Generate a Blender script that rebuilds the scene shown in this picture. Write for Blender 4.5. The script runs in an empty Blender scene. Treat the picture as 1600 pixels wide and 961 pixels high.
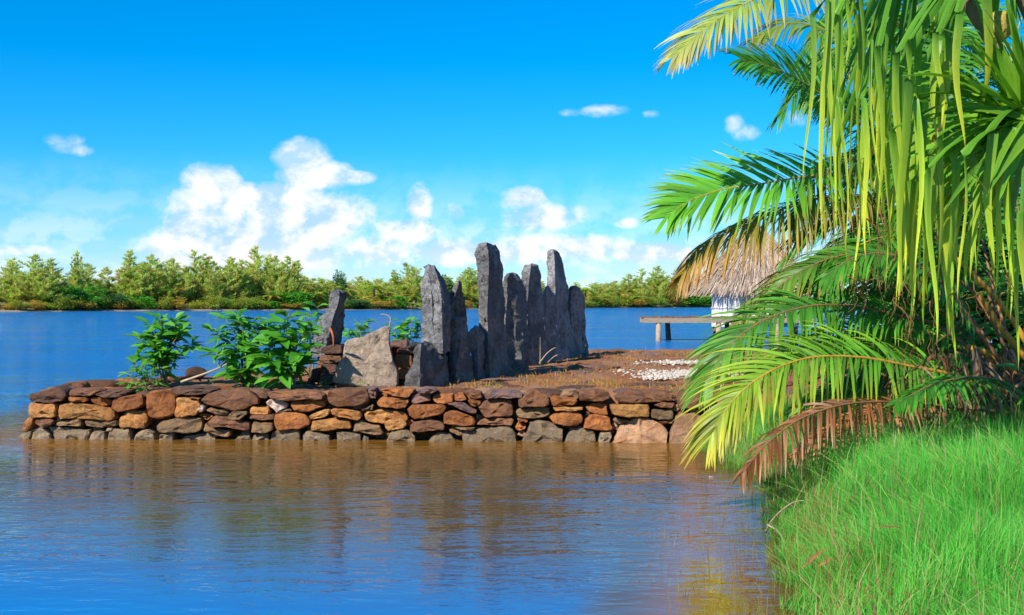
import bpy, bmesh, math, random
import numpy as np
from mathutils import Vector, Matrix, noise

R = random.Random(7)
NR = np.random.default_rng(7)
sc = bpy.context.scene
COL = sc.collection
F = 1900.0          # focal length in photo pixels (photo is 1600 wide)
HZ = 472.0          # photo row of the horizon
CAMH = 2.0

# ------------------------------------------------------------------ camera
cam_d = bpy.data.cameras.new('camera')
cam = bpy.data.objects.new('camera', cam_d); COL.objects.link(cam)
cam.location = (0, 0, CAMH); cam.rotation_euler = (math.radians(90), 0, 0)
cam_d.sensor_width = 36.0; cam_d.lens = 36.0 * F / 1600.0
cam_d.shift_y = -(480.5 - HZ) / 1600.0
cam_d.clip_start = 0.1; cam_d.clip_end = 20000
sc.camera = cam

# ------------------------------------------------------------------ light
SUN_EL = math.radians(40); SUN_AZ = math.atan2(-0.64, -0.77)
sun_dir = Vector((math.sin(SUN_AZ) * math.cos(SUN_EL), math.cos(SUN_AZ) * math.cos(SUN_EL), math.sin(SUN_EL)))
sl = bpy.data.lights.new('sun', 'SUN'); sl.energy = 5.0; sl.angle = math.radians(0.5); sl.color = (1.0, 0.93, 0.82)
so = bpy.data.objects.new('sun', sl); COL.objects.link(so)
so.rotation_euler = sun_dir.to_track_quat('Z', 'Y').to_euler(); so.location = sun_dir * 100
sc.view_settings.view_transform = 'Standard'; sc.view_settings.look = 'None'
sc.view_settings.exposure = 0.45; sc.view_settings.gamma = 1.0
sc.view_settings.use_curve_mapping = False
sc.cycles.max_bounces = 5; sc.cycles.diffuse_bounces = 2; sc.cycles.glossy_bounces = 2; sc.cycles.transmission_bounces = 3; sc.cycles.transparent_max_bounces = 6
sc.cycles.caustics_reflective = False; sc.cycles.caustics_refractive = False
sc.cycles.use_denoising = True; sc.cycles.use_adaptive_sampling = True; sc.cycles.adaptive_threshold = 0.02

# ------------------------------------------------------------------ world: sky with clouds in direction space
world = bpy.data.worlds.new('World'); sc.world = world; world.use_nodes = True
wt = world.node_tree; wt.nodes.clear()
world.cycles.sampling_method = 'MANUAL'; world.cycles.sample_map_resolution = 512
class NT:
    def __init__(s, t): s.t = t
    def n(s, typ, **kw):
        nd = s.t.nodes.new(typ)
        for k, v in kw.items(): setattr(nd, k, v)
        return nd
    def put(s, sock, v):
        if isinstance(v, bpy.types.NodeSocket): s.t.links.new(v, sock)
        elif v is not None: sock.default_value = v
    def m(s, op, a, b=None, c=None, clamp=False):
        nd = s.n('ShaderNodeMath', operation=op, use_clamp=clamp)
        s.put(nd.inputs[0], a); s.put(nd.inputs[1], b)
        if c is not None: s.put(nd.inputs[2], c)
        return nd.outputs[0]
    def vm(s, op, a, b=None):
        nd = s.n('ShaderNodeVectorMath', operation=op)
        s.put(nd.inputs[0], a); s.put(nd.inputs[1], b)
        return nd.outputs[0]
    def ss(s, v, lo, hi, a=0.0, b=1.0):
        nd = s.n('ShaderNodeMapRange', interpolation_type='SMOOTHSTEP')
        s.put(nd.inputs[0], v); nd.inputs[1].default_value = lo; nd.inputs[2].default_value = hi
        nd.inputs[3].default_value = a; nd.inputs[4].default_value = b
        return nd.outputs[0]
    def mix(s, f, a, b, blend='MIX'):
        nd = s.n('ShaderNodeMix', data_type='RGBA', blend_type=blend)
        s.put(nd.inputs[0], f); s.put(nd.inputs[6], a); s.put(nd.inputs[7], b)
        return nd.outputs[2]
    def noise(s, vec, scale, detail=4, rough=0.55, dist=0.0, out='Fac'):
        nd = s.n('ShaderNodeTexNoise')
        s.put(nd.inputs['Vector'], vec); nd.inputs['Scale'].default_value = scale
        nd.inputs['Detail'].default_value = detail; nd.inputs['Roughness'].default_value = rough
        nd.inputs['Distortion'].default_value = dist
        return nd.outputs[out]
    def comb(s, x, y, z):
        nd = s.n('ShaderNodeCombineXYZ'); s.put(nd.inputs[0], x); s.put(nd.inputs[1], y); s.put(nd.inputs[2], z)
        return nd.outputs[0]
W = NT(wt)
tc = W.n('ShaderNodeTexCoord')
sep = W.n('ShaderNodeSeparateXYZ'); wt.links.new(tc.outputs['Generated'], sep.inputs[0])
wx, wy, wz = sep.outputs
az = W.m('ARCTAN2', wx, wy)
hyp = W.m('SQRT', W.m('ADD', W.m('MULTIPLY', wx, wx), W.m('MULTIPLY', wy, wy)))
el = W.m('ARCTAN2', wz, hyp)
sky = W.n('ShaderNodeTexSky', sky_type='NISHITA'); sky.sun_disc = False
sky.sun_elevation = SUN_EL; sky.sun_rotation = SUN_AZ
sky.altitude = 0; sky.air_density = 1.0; sky.dust_density = 0.0; sky.ozone_density = 2.0
hs = W.n('ShaderNodeHueSaturation'); hs.inputs['Saturation'].default_value = 1.14; hs.inputs['Value'].default_value = 1.0
hs.inputs['Hue'].default_value = 0.5
wt.links.new(W.mix(1.0, sky.outputs[0], (0.48, 1.13, 1.70, 1), 'MULTIPLY'), hs.inputs['Color'])
bg = W.n('ShaderNodeBackground'); wt.links.new(hs.outputs[0], bg.inputs[0]); bg.inputs[1].default_value = 0.073
# clouds: ellipses given in photo pixels, turned into azimuth / elevation
p2 = W.comb(az, W.m('MULTIPLY', el, 1.25), 0.37)
n_big = W.noise(p2, 26, 6, 0.60, 0.15)
n_det = W.noise(W.vm('ADD', p2, (3.1, 1.7, 0.9)), 80, 3, 0.6)
n_off = W.noise(W.vm('ADD', p2, (0.010, -0.012, 0.0)), 26, 4, 0.58, 0.15)
jag = W.m('ADD', W.m('MULTIPLY', W.m('SUBTRACT', n_big, 0.5), 3.2), W.m('MULTIPLY', W.m('SUBTRACT', n_det, 0.5), 0.9))
blobs = [  # px, py, rx, ry, weight
 (470,250,46,34,1.0),(492,278,66,28,.85),(430,345,170,56,1.0),(335,292,54,34,.8),(400,312,118,28,.9),(548,280,52,14,.7),(400,395,180,46,1.1),(300,350,50,50,.85),
 (655,322,30,40,.65),(632,365,75,36,.75),(713,332,26,22,.65),(600,395,140,36,.7),
 (815,312,48,24,.7),(850,340,95,30,.6),(978,350,28,13,.6),(880,392,200,36,.7),(700,395,190,36,.7),(1010,395,130,32,.6),
 (100,238,46,28,-.05),(122,250,54,16,-.05),(948,176,58,17,.15),(890,178,34,12,-.02),(1022,182,28,12,-.05),(1147,202,24,30,.1),(1164,216,40,22,.1),(1242,195,42,22,.05),
 (45,398,90,16,.35)]
field = None
for (px, py, rx, ry, w) in blobs:
    a0 = math.atan((px - 800) / F); e0 = (HZ - py) / F
    dx = W.m('MULTIPLY', W.m('SUBTRACT', az, a0), F / (rx * 1.06)); dy = W.m('MULTIPLY', W.m('SUBTRACT', el, e0), F / (ry * 1.06))
    d = W.m('ADD', W.m('MULTIPLY', dx, dx), W.m('MULTIPLY', dy, dy))
    v = W.m('SUBTRACT', W.m('MULTIPLY', W.m('SUBTRACT', 1.0, W.m('MINIMUM', d, 3.0)), 1.4), 1.05 * (1 - w))
    field = v if field is None else W.m('SMOOTH_MAX', field, v, 0.25)
# the same kind of cloud goes on all round the sky, away from the patch in view
gen = W.noise(W.vm('MULTIPLY', tc.outputs['Generated'], (1, 1, 2.2)), 5.0, 5, 0.6)
away = W.ss(W.m('ABSOLUTE', az), 0.50, 0.62)
gband = W.ss(el, 0.02, 0.55, 1.0, 0.45)
gfield = W.m('SUBTRACT', W.m('MULTIPLY', W.m('MULTIPLY', W.m('SUBTRACT', gen, 0.5), 8.0), gband), 0.35)
gfield = W.m('SUBTRACT', W.m('MULTIPLY', W.m('ADD', gfield, 3.0), away), 3.0)
field = W.m('MAXIMUM', field, gfield)
dens = W.ss(W.m('ADD', field, W.m('MULTIPLY', jag, 0.62)), -0.10, 1.05)
# thin milky band of far cloud towards the horizon
lowband = W.ss(el, 0.0, 0.125, 0.80, 0.0)
streak = W.noise(W.comb(W.m('MULTIPLY', az, 0.35), W.m('MULTIPLY', el, 2.0), 0.2), 30, 3, 0.55)
lowd = W.m('MULTIPLY', lowband, W.ss(streak, 0.25, 0.62, 0.55, 1.0))
dens = W.m('MAXIMUM', dens, lowd)
above = W.ss(el, -0.01, 0.004)
dens = W.m('MULTIPLY', dens, above, clamp=True)
shade = W.m('ADD', 0.62, W.m('MULTIPLY', W.m('SUBTRACT', n_big, n_off), 5.5), clamp=True)
shade = W.m('MAXIMUM', shade, W.ss(el, 0.02, 0.06, 0.55, 0.0))
ccol = W.mix(shade, (0.42, 0.66, 0.86, 1), (0.86, 0.89, 0.91, 1))
bgc = W.n('ShaderNodeBackground'); wt.links.new(ccol, bgc.inputs[0]); bgc.inputs[1].default_value = 0.86
mixw = W.n('ShaderNodeMixShader'); wt.links.new(dens, mixw.inputs[0])
wt.links.new(bg.outputs[0], mixw.inputs[1]); wt.links.new(bgc.outputs[0], mixw.inputs[2])
wo = W.n('ShaderNodeOutputWorld'); wt.links.new(mixw.outputs[0], wo.inputs[0])

# ------------------------------------------------------------------ pixel helpers
def P(px, py, D):
    return Vector(((px - 800) / F * D, D, CAMH - (py - HZ) / F * D))
PZ0, PS, PY0 = 0.70, 0.02, 17.6
def plat_z(y): return PZ0 + PS * (y - PY0)
def plat(px, py):
    D = (CAMH - PZ0 + PS * PY0) / ((py - HZ) / F + PS)
    return P(px, py, D)
def wallD(px): return 2 * F / (686.0 + (px - 30) * 6 / 1070 - HZ)

# ------------------------------------------------------------------ scene helpers
def tag(o, label=None, cat=None, group=None, kind=None):
    if label: o['label'] = label
    if cat: o['category'] = cat
    if group: o['group'] = group
    if kind: o['kind'] = kind
    return o
def empty(name, loc, label=None, cat=None, group=None):
    o = bpy.data.objects.new(name, None); COL.objects.link(o)
    o.location = loc; o.empty_display_size = 0.2
    return tag(o, label, cat, group)
def attach(o, parent):
    if parent is not None:
        o.parent = parent
        if parent.type == 'EMPTY': o.matrix_parent_inverse = Matrix.Translation(-Vector(parent.location))
def mesh(name, verts, faces, mat, smooth=False, cols=None, attr=None):
    me = bpy.data.meshes.new(name)
    me.from_pydata([tuple(v) for v in verts] if not isinstance(verts, np.ndarray) else verts.tolist(), [],
                   faces.tolist() if isinstance(faces, np.ndarray) else faces)
    if mat is not None: me.materials.append(mat)
    if smooth: me.polygons.foreach_set('use_smooth', [True] * len(me.polygons))
    if cols is not None:
        ca = me.color_attributes.new('Col', 'FLOAT_COLOR', 'POINT')
        a = np.ones((len(verts), 4), dtype=np.float32); a[:, :3] = np.asarray(cols)
        ca.data.foreach_set('color', a.ravel())
    if attr is not None:
        at = me.attributes.new('shallow', 'FLOAT', 'POINT'); at.data.foreach_set('value', np.asarray(attr, dtype=np.float32))
    me.update()
    return me
def obj(name, me, parent=None, base=None):
    o = bpy.data.objects.new(name, me); COL.objects.link(o)
    if base is not None:
        me.transform(Matrix.Translation(-Vector(base))); o.location = base
    attach(o, parent)
    return o
class MB:
    def __init__(s): s.v = []; s.f = []; s.c = []
    def add(s, vs, fs, cs=None):
        k = len(s.v); s.v += [tuple(v) for v in vs]; s.f += [tuple(i + k for i in f) for f in fs]
        if cs is not None: s.c += [tuple(c) for c in cs]
    def box(s, lo, hi, jit=0):
        x0, y0, z0 = lo; x1, y1, z1 = hi
        vs = [(x, y, z) for x in (x0, x1) for y in (y0, y1) for z in (z0, z1)]
        if jit: vs = [tuple(c + R.uniform(-jit, jit) for c in v) for v in vs]
        s.add(vs, [(0, 1, 3, 2), (4, 6, 7, 5), (0, 4, 5, 1), (2, 3, 7, 6), (0, 2, 6, 4), (1, 5, 7, 3)])
    def tube(s, pts, rad, sides=6, cols=None):
        vs = []; fs = []; cs = []
        n = len(pts)
        prev = None
        for i, p in enumerate(pts):
            t = (pts[min(i + 1, n - 1)] - pts[max(i - 1, 0)]).normalized()
            ref = Vector((0, 0, 1)) if abs(t.z) < 0.9 else Vector((1, 0, 0))
            a = t.cross(ref).normalized(); b = t.cross(a)
            r = rad[i] if isinstance(rad, (list, tuple)) else rad
            for k in range(sides):
                th = 2 * math.pi * k / sides
                vs.append(p + a * (r * math.cos(th)) + b * (r * math.sin(th)))
                if cols: cs.append(cols[i])
        for i in range(n - 1):
            for k in range(sides):
                k2 = (k + 1) % sides
                fs.append((i * sides + k, i * sides + k2, (i + 1) * sides + k2, (i + 1) * sides + k))
        fs.append(tuple(range(sides - 1, -1, -1))); fs.append(tuple((n - 1) * sides + k for k in range(sides)))
        s.add(vs, fs, cs if cols else None)
    def build(s, name, mat, parent=None, smooth=False, base=None):
        return obj(name, mesh(name, s.v, s.f, mat, smooth, s.c if s.c else None), parent, base)
def catmull(pts, n):
    out = []
    P_ = [pts[0] * 2 - pts[1]] + list(pts) + [pts[-1] * 2 - pts[-2]]
    m_ = len(pts) - 1
    for i in range(n):
        u = i / (n - 1) * m_; k = min(int(u), m_ - 1); t = u - k
        a, b, c, d = P_[k], P_[k + 1], P_[k + 2], P_[k + 3]
        out.append(0.5 * ((2 * b) + (c - a) * t + (2 * a - 5 * b + 4 * c - d) * t * t + (3 * b - a - 3 * c + d) * t ** 3))
    return out
def vn(x, y, z=0.0): return noise.noise(Vector((x, y, z)))

# ------------------------------------------------------------------ materials
def new_mat(name):
    m = bpy.data.materials.new(name); m.use_nodes = True
    t = m.node_tree; t.nodes.clear()
    T = NT(t); out = T.n('ShaderNodeOutputMaterial')
    return m, T, out
def stone_mat(name, c1, c2, c3, scale=7.0, rough=0.85, bump=0.5, spots=None, spec=0.3):
    m, T, out = new_mat(name)
    tcn = T.n('ShaderNodeTexCoord'); oi = T.n('ShaderNodeObjectInfo')
    vec = T.vm('ADD', tcn.outputs['Object'], T.comb(T.m('MULTIPLY', oi.outputs['Random'], 37.0), T.m('MULTIPLY', oi.outputs['Random'], 11.0), 0.0))
    n1 = T.noise(vec, scale * 0.45, 5, 0.6, 0.4); n2 = T.noise(vec, scale * 2.2, 6, 0.65); n3 = T.noise(vec, scale * 9, 4, 0.7)
    c = T.mix(T.ss(n1, 0.40, 0.60), c1, c2)
    c = T.mix(T.m('MULTIPLY', T.ss(n2, 0.48, 0.66), 0.85), c, c3)
    if spots is not None:
        c = T.mix(T.m('MULTIPLY', T.ss(T.noise(vec, scale * 1.1, 7, 0.72), 0.55, 0.68), .85), c, spots)
    lines = T.noise(T.vm('MULTIPLY', vec, (1.0, 1.0, 3.2)), scale * 1.3, 3, 0.6, 0.9)
    crack = T.ss(T.m('ABSOLUTE', T.m('SUBTRACT', lines, 0.5)), 0.0, 0.022, 0.55, 1.0)
    val = T.m('ADD', T.m('MULTIPLY', oi.outputs['Random'], 0.55), T.m('ADD', T.m('MULTIPLY', n3, 0.9), 0.27))
    val = T.m('MULTIPLY', val, crack)
    c = T.mix(1.0, c, T.comb(val, val, val), 'MULTIPLY')
    b = T.n('ShaderNodeBsdfPrincipled'); T.put(b.inputs['Base Color'], c)
    b.inputs['Roughness'].default_value = rough; b.inputs['Specular IOR Level'].default_value = spec
    h = T.m('ADD', T.m('MULTIPLY', n2, 1.0), T.m('MULTIPLY', n3, 0.45))
    bp = T.n('ShaderNodeBump'); bp.inputs['Strength'].default_value = bump; bp.inputs['Distance'].default_value = 0.05
    T.put(bp.inputs['Height'], h); T.t.links.new(bp.outputs[0], b.inputs['Normal'])
    T.t.links.new(b.outputs[0], out.inputs[0])
    return m
def L4(r, g, b): return (r, g, b, 1)
SM = {
 'rust':  stone_mat('stone_rust',  L4(.44,.165,.045), L4(.36,.12,.035), L4(.19,.09,.055), bump=.9),
 'ochre': stone_mat('stone_ochre', L4(.54,.27,.085), L4(.44,.18,.05), L4(.26,.13,.06), bump=.9),
 'brown': stone_mat('stone_brown', L4(.28,.12,.052), L4(.20,.09,.048), L4(.14,.085,.065), bump=.9),
 'dark':  stone_mat('stone_dark',  L4(.17,.085,.05), L4(.12,.07,.055), L4(.22,.11,.055), bump=.9),
 'olive': stone_mat('stone_olive', L4(.30,.175,.08), L4(.22,.14,.075), L4(.16,.115,.08), bump=.9),
 'grey':  stone_mat('stone_grey',  L4(.30,.22,.135), L4(.23,.175,.12), L4(.33,.20,.095), spots=L4(.40,.33,.25), bump=.9),
 'pink':  stone_mat('stone_pink',  L4(.50,.29,.165), L4(.40,.21,.11), L4(.28,.20,.14), bump=.9),
 'white': stone_mat('stone_white', L4(.66,.52,.40), L4(.56,.38,.27), L4(.70,.62,.55)),
 'purple':stone_mat('stone_purple',L4(.24,.13,.10), L4(.17,.12,.125), L4(.32,.14,.06), bump=.9),
}
M_basalt = stone_mat('basalt', L4(.38,.37,.365), L4(.22,.215,.22), L4(.13,.125,.13), scale=4.0, bump=2.0, spots=L4(.52,.50,.47), rough=0.95, spec=0.12)
M_slab = stone_mat('pale_slab', L4(.50,.38,.275), L4(.40,.30,.22), L4(.30,.23,.175), scale=7, bump=1.3, spots=L4(.46,.40,.33), rough=0.95)

def soil_mat():
    m, T, out = new_mat('soil')
    tcn = T.n('ShaderNodeTexCoord'); v = tcn.outputs['Object']
    n1 = T.noise(v, 0.9, 5, 0.6, 0.3); n2 = T.noise(v, 5, 6, 0.65); n3 = T.noise(v, 40, 3, 0.7)
    c = T.mix(T.ss(n1, 0.4, 0.62), L4(.29, .12, .05), L4(.32, .17, .095))
    c = T.mix(T.ss(n2, 0.5, 0.68), c, L4(.19, .09, .06))
    c = T.mix(T.m('MULTIPLY', T.ss(n3, 0.58, 0.7), 0.7), c, L4(.40, .27, .18))
    b = T.n('ShaderNodeBsdfPrincipled'); T.put(b.inputs['Base Color'], c); b.inputs['Roughness'].default_value = .95
    b.inputs['Specular IOR Level'].default_value = .1
    bp = T.n('ShaderNodeBump'); bp.inputs['Strength'].default_value = .8; bp.inputs['Distance'].default_value = .05
    T.put(bp.inputs['Height'], T.m('ADD', n2, T.m('MULTIPLY', n3, .5))); T.t.links.new(bp.outputs[0], b.inputs['Normal'])
    T.t.links.new(b.outputs[0], out.inputs[0]); return m
M_soil = soil_mat()
def simple_mat(name, c1, c2, scale=8, rough=.9, stretch=(1, 1, 1), spec=.2, bump=.3, rnd=.3):
    m, T, out = new_mat(name)
    tcn = T.n('ShaderNodeTexCoord'); oi = T.n('ShaderNodeObjectInfo')
    v = T.vm('MULTIPLY', tcn.outputs['Object'], stretch)
    v = T.vm('ADD', v, T.comb(T.m('MULTIPLY', oi.outputs['Random'], 20.0), 0.0, T.m('MULTIPLY', oi.outputs['Random'], 7.0)))
    n = T.noise(v, scale, 6, .65)
    c = T.mix(T.ss(n, .35, .65), c1, c2)
    val = T.m('ADD', 1 - rnd / 2, T.m('MULTIPLY', oi.outputs['Random'], rnd))
    c = T.mix(1.0, c, T.comb(val, val, val), 'MULTIPLY')
    b = T.n('ShaderNodeBsdfPrincipled'); T.put(b.inputs['Base Color'], c); b.inputs['Roughness'].default_value = rough
    b.inputs['Specular IOR Level'].default_value = spec
    bp = T.n('ShaderNodeBump'); bp.inputs['Strength'].default_value = bump; bp.inputs['Distance'].default_value = .02
    T.put(bp.inputs['Height'], n); T.t.links.new(bp.outputs[0], b.inputs['Normal'])
    T.t.links.new(b.outputs[0], out.inputs[0]); return m
def leaf_mat(name, use_col=True, c1=None, c2=None, stretch=(1, 1, 1), rough=.45, trans=.35, rnd=.35, spec=.35, tcol=1.3):
    """leaf: colour from the vertex colours (leaf's own pigment) or two random tones, part of the light passes through"""
    m, T, out = new_mat(name)
    oi = T.n('ShaderNodeObjectInfo')
    if use_col:
        ca = T.n('ShaderNodeVertexColor', layer_name='Col'); c = ca.outputs[0]
    else:
        c = T.mix(oi.outputs['Random'], c1, c2)
    tcn = T.n('ShaderNodeTexCoord')
    n = T.noise(T.vm('MULTIPLY', tcn.outputs['Object'], stretch), 14, 3, .6)
    val = T.m('ADD', 1 - rnd / 2, T.m('MULTIPLY', n, rnd))
    c = T.mix(1.0, c, T.comb(val, val, val), 'MULTIPLY')
    b = T.n('ShaderNodeBsdfPrincipled'); T.put(b.inputs['Base Color'], c); b.inputs['Roughness'].default_value = rough
    b.inputs['Specular IOR Level'].default_value = spec
    tr = T.n('ShaderNodeBsdfTranslucent'); T.put(tr.inputs[0], T.mix(1.0, c, L4(tcol, tcol, tcol * .6), 'MULTIPLY'))
    mx = T.n('ShaderNodeMixShader'); mx.inputs[0].default_value = trans
    T.t.links.new(b.outputs[0], mx.inputs[1]); T.t.links.new(tr.outputs[0], mx.inputs[2])
    T.t.links.new(mx.outputs[0], out.inputs[0]); return m
M_frond = leaf_mat('palm_leaf')
M_pand = leaf_mat('pandanus_leaf', rough=.42, trans=.35, stretch=(9, 9, .35), rnd=.75)
M_grass = leaf_mat('grass_blade', rough=.5, trans=.40, rnd=.2)
M_dry = leaf_mat('dry_grass', rough=.9, trans=.25, spec=.1)
M_shrub = leaf_mat('shrub_leaf', False, L4(.05,.25,.022), L4(.15,.44,.04), rough=.35, trans=.3)
M_shrub_l = leaf_mat('shrub_leaf_young', False, L4(.10,.30,.025), L4(.19,.40,.04), rough=.4, trans=.35)
M_deadleaf = leaf_mat('dead_leaf', False, L4(.36,.15,.05), L4(.22,.09,.04), rough=.8, trans=.15)
M_stem = simple_mat('shrub_stem', L4(.20,.14,.08), L4(.30,.22,.14), 20)
M_twig = simple_mat('dry_twig', L4(.36,.26,.16), L4(.48,.38,.27), 20)
M_bark = simple_mat('bark', L4(.16,.105,.07), L4(.27,.20,.15), 9, stretch=(1, 1, .4), bump=.8)
M_fartree = {
 'cas': leaf_mat('casuarina_needles', rough=.7, trans=.45, spec=.1),
}

# ------------------------------------------------------------------ shoreline
LAND = [(-6,-6),(-4,0.3),(-1.5,1.8),(0.8,3.8),(1.6,5.8),(1.95,7.5),(2.3,9.5),(2.55,11.2),(2.95,12.8),(3.05,13.6),(2.8,14.6),(2.75,15.6),(2.9,17.0),(3.0,18.2),(3.0,27),(6,29.0),(12,29.5),(25,28),(40,10),(40,-6)]
LP = np.array(LAND)
def land_sd(x, y):
    x = np.asarray(x, float); y = np.asarray(y, float)
    d = np.full(x.shape, 1e9); inside = np.zeros(x.shape, bool)
    n = len(LP)
    for i in range(n):
        a = LP[i]; b = LP[(i + 1) % n]
        ex, ey = b - a
        t = np.clip(((x - a[0]) * ex + (y - a[1]) * ey) / (ex * ex + ey * ey), 0, 1)
        d = np.minimum(d, np.hypot(x - a[0] - t * ex, y - a[1] - t * ey))
        c = ((a[1] > y) != (b[1] > y)) & (x < (b[0] - a[0]) * (y - a[1]) / (b[1] - a[1] + 1e-12) + a[0])
        inside ^= c
    return np.where(inside, d, -d)
def land_h(x, y):
    s = land_sd(x, y)
    wob = 0.05 * np.sin(x * 2.1 + y * 1.3) + 0.04 * np.sin(x * 4.7 - y * 3.1)
    return np.where(s > 0, 0.56 * (1 - np.exp(-s / 0.8)) + wob * np.clip(s, 0, 1), np.maximum(0.13 * s, -1.0))

def grid_mesh(name, xs, ys, hf, mat, attr=None, smooth=True):
    X, Y = np.meshgrid(xs, ys); Z = hf(X, Y)
    v = np.stack([X.ravel(), Y.ravel(), Z.ravel()], 1)
    nx, ny = len(xs), len(ys)
    i, j = np.meshgrid(np.arange(nx - 1), np.arange(ny - 1)); k = (j * nx + i).ravel()
    f = np.stack([k, k + 1, k + nx + 1, k + nx], 1)
    return mesh(name, v, f, mat, smooth, attr=None if attr is None else attr(X, Y).ravel())

def mud_mat():
    m, T, out = new_mat('bank_mud')
    tcn = T.n('ShaderNodeTexCoord'); v = tcn.outputs['Object']
    n = T.noise(v, 3, 6, .65); n2 = T.noise(v, 30, 4, .65)
    c = T.mix(T.ss(n, .4, .6), L4(.17, .105, .035), L4(.25, .155, .05)); c = T.mix(T.ss(n2, .5, .7), c, L4(.08, .09, .02))
    b = T.n('ShaderNodeBsdfPrincipled'); T.put(b.inputs['Base Color'], c); b.inputs['Roughness'].default_value = .9
    T.t.links.new(b.outputs[0], out.inputs[0]); return m
M_mud = mud_mat()
tag(obj('ground', grid_mesh('ground', np.linspace(-7, 41, 193), np.linspace(-7, 33, 161), lambda X, Y: land_h(X, Y), M_mud)), kind='structure')
M_bed = simple_mat('seabed', L4(.16,.12,.06), L4(.22,.17,.09), .5)
tag(obj('seabed', mesh('seabed', [(-4000,-200,-1.6),(4000,-200,-1.6),(4000,6000,-1.6),(-4000,6000,-1.6)], [(0,1,2,3)], M_bed)), kind='structure')

# ------------------------------------------------------------------ water
def water_mat():
    m, T, out = new_mat('lagoon_water')
    tcn = T.n('ShaderNodeTexCoord'); v = tcn.outputs['Object']
    sp = T.n('ShaderNodeSeparateXYZ'); T.t.links.new(v, sp.inputs[0])
    at = T.n('ShaderNodeAttribute', attribute_name='shallow'); sh = at.outputs['Fac']
    # open water gets more wind than the sheltered inlet
    open_y = T.ss(sp.outputs[1], 16.0, 45.0); open_x = T.ss(T.m('MULTIPLY', sp.outputs[0], -1.0), 2.0, 9.0)
    wind = T.m('MAXIMUM', open_y, T.m('MULTIPLY', open_x, 0.5))
    va = T.vm('MULTIPLY', v, (0.55, 1.25, 1.0))
    r1 = T.noise(va, 1.3, 3, .5, .6); r2 = T.noise(T.vm('ADD', va, (5, 9, 0)), 3.6, 3, .5, .8); r3 = T.noise(va, 9.0, 2, .5, .4)
    calm = T.ss(T.noise(T.vm('MULTIPLY', v, (0.10, 0.28, 1)), 1.0, 2, .5), .38, .64, .35, 1.0)
    h = T.m('ADD', T.m('MULTIPLY', r1, 1.0), T.m('ADD', T.m('MULTIPLY', r2, .55), T.m('MULTIPLY', r3, .22)))
    amp = T.m('MULTIPLY', T.m('ADD', .034, T.m('MULTIPLY', wind, .20)), calm)
    bp = T.n('ShaderNodeBump'); bp.inputs['Strength'].default_value = 1.0; bp.inputs['Distance'].default_value = 1.0
    T.put(bp.inputs['Height'], T.m('MULTIPLY', h, amp))
    patch = T.noise(T.vm('MULTIPLY', v, (.02, .06, 1)), 1.0, 4, .5)
    deep = T.mix(patch, L4(.006, .14, .42), L4(.016, .21, .54))
    body = T.mix(T.ss(sh, .02, .25), deep, L4(.12, .085, .035)); body = T.mix(T.ss(sh, .25, .50), body, L4(.25, .115, .018))
    dif = T.n('ShaderNodeBsdfDiffuse'); T.put(dif.inputs[0], body)
    tra = T.n('ShaderNodeBsdfTransparent'); tra.inputs[0].default_value = L4(.85, .72, .45)
    mx1 = T.n('ShaderNodeMixShader'); T.put(mx1.inputs[0], T.ss(sh, .55, 1.0, 0.0, .75))
    T.t.links.new(dif.outputs[0], mx1.inputs[1]); T.t.links.new(tra.outputs[0], mx1.inputs[2])
    gl = T.n('ShaderNodeBsdfGlossy'); gl.inputs['Roughness'].default_value = .03; T.t.links.new(bp.outputs[0], gl.inputs['Normal'])
    fr = T.n('ShaderNodeFresnel'); T.put(fr.inputs[0], T.ss(sh, .0, .22, 1.8, 3.1)); T.t.links.new(bp.outputs[0], fr.inputs['Normal'])
    mx2 = T.n('ShaderNodeMixShader'); T.t.links.new(fr.outputs[0], mx2.inputs[0])
    T.t.links.new(mx1.outputs[0], mx2.inputs[1]); T.t.links.new(gl.outputs[0], mx2.inputs[2])
    T.t.links.new(mx2.outputs[0], out.inputs[0]); return m
M_water = water_mat()
def shallow(X, Y):
    s = land_sd(X, Y)
    a = np.clip(1 + s / 1.8, 0, 1)
    # muddy water along the foot of the stone wall
    dx = np.maximum(np.maximum(-7.3 - X, X - 4), 0); dy = np.maximum(np.maximum(17.7 - Y, Y - 30), 0)
    w = np.clip(1.1 - np.hypot(dx * 1.3, dy * .75) / 3.0, 0, 1) * .52
    inlet = np.clip((Y - 6.0 + X * .3) / 5.0, 0, 1) * np.clip((X + 8.6) / 2.5, 0, 1) * np.clip((30 - Y) / 3, 0, 1) * .26
    return np.maximum(np.maximum(a, w), inlet)
xs = np.concatenate([[-4000, -400, -60, -25], np.linspace(-14, 14, 141), [25, 60, 400, 4000]])
ys = np.concatenate([[-200, -20], np.linspace(-4, 34, 153), [45, 70, 150, 500, 2000, 6000]])
tag(obj('water', grid_mesh('water', xs, ys, lambda X, Y: X * 0, M_water, shallow)), kind='structure')

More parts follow.
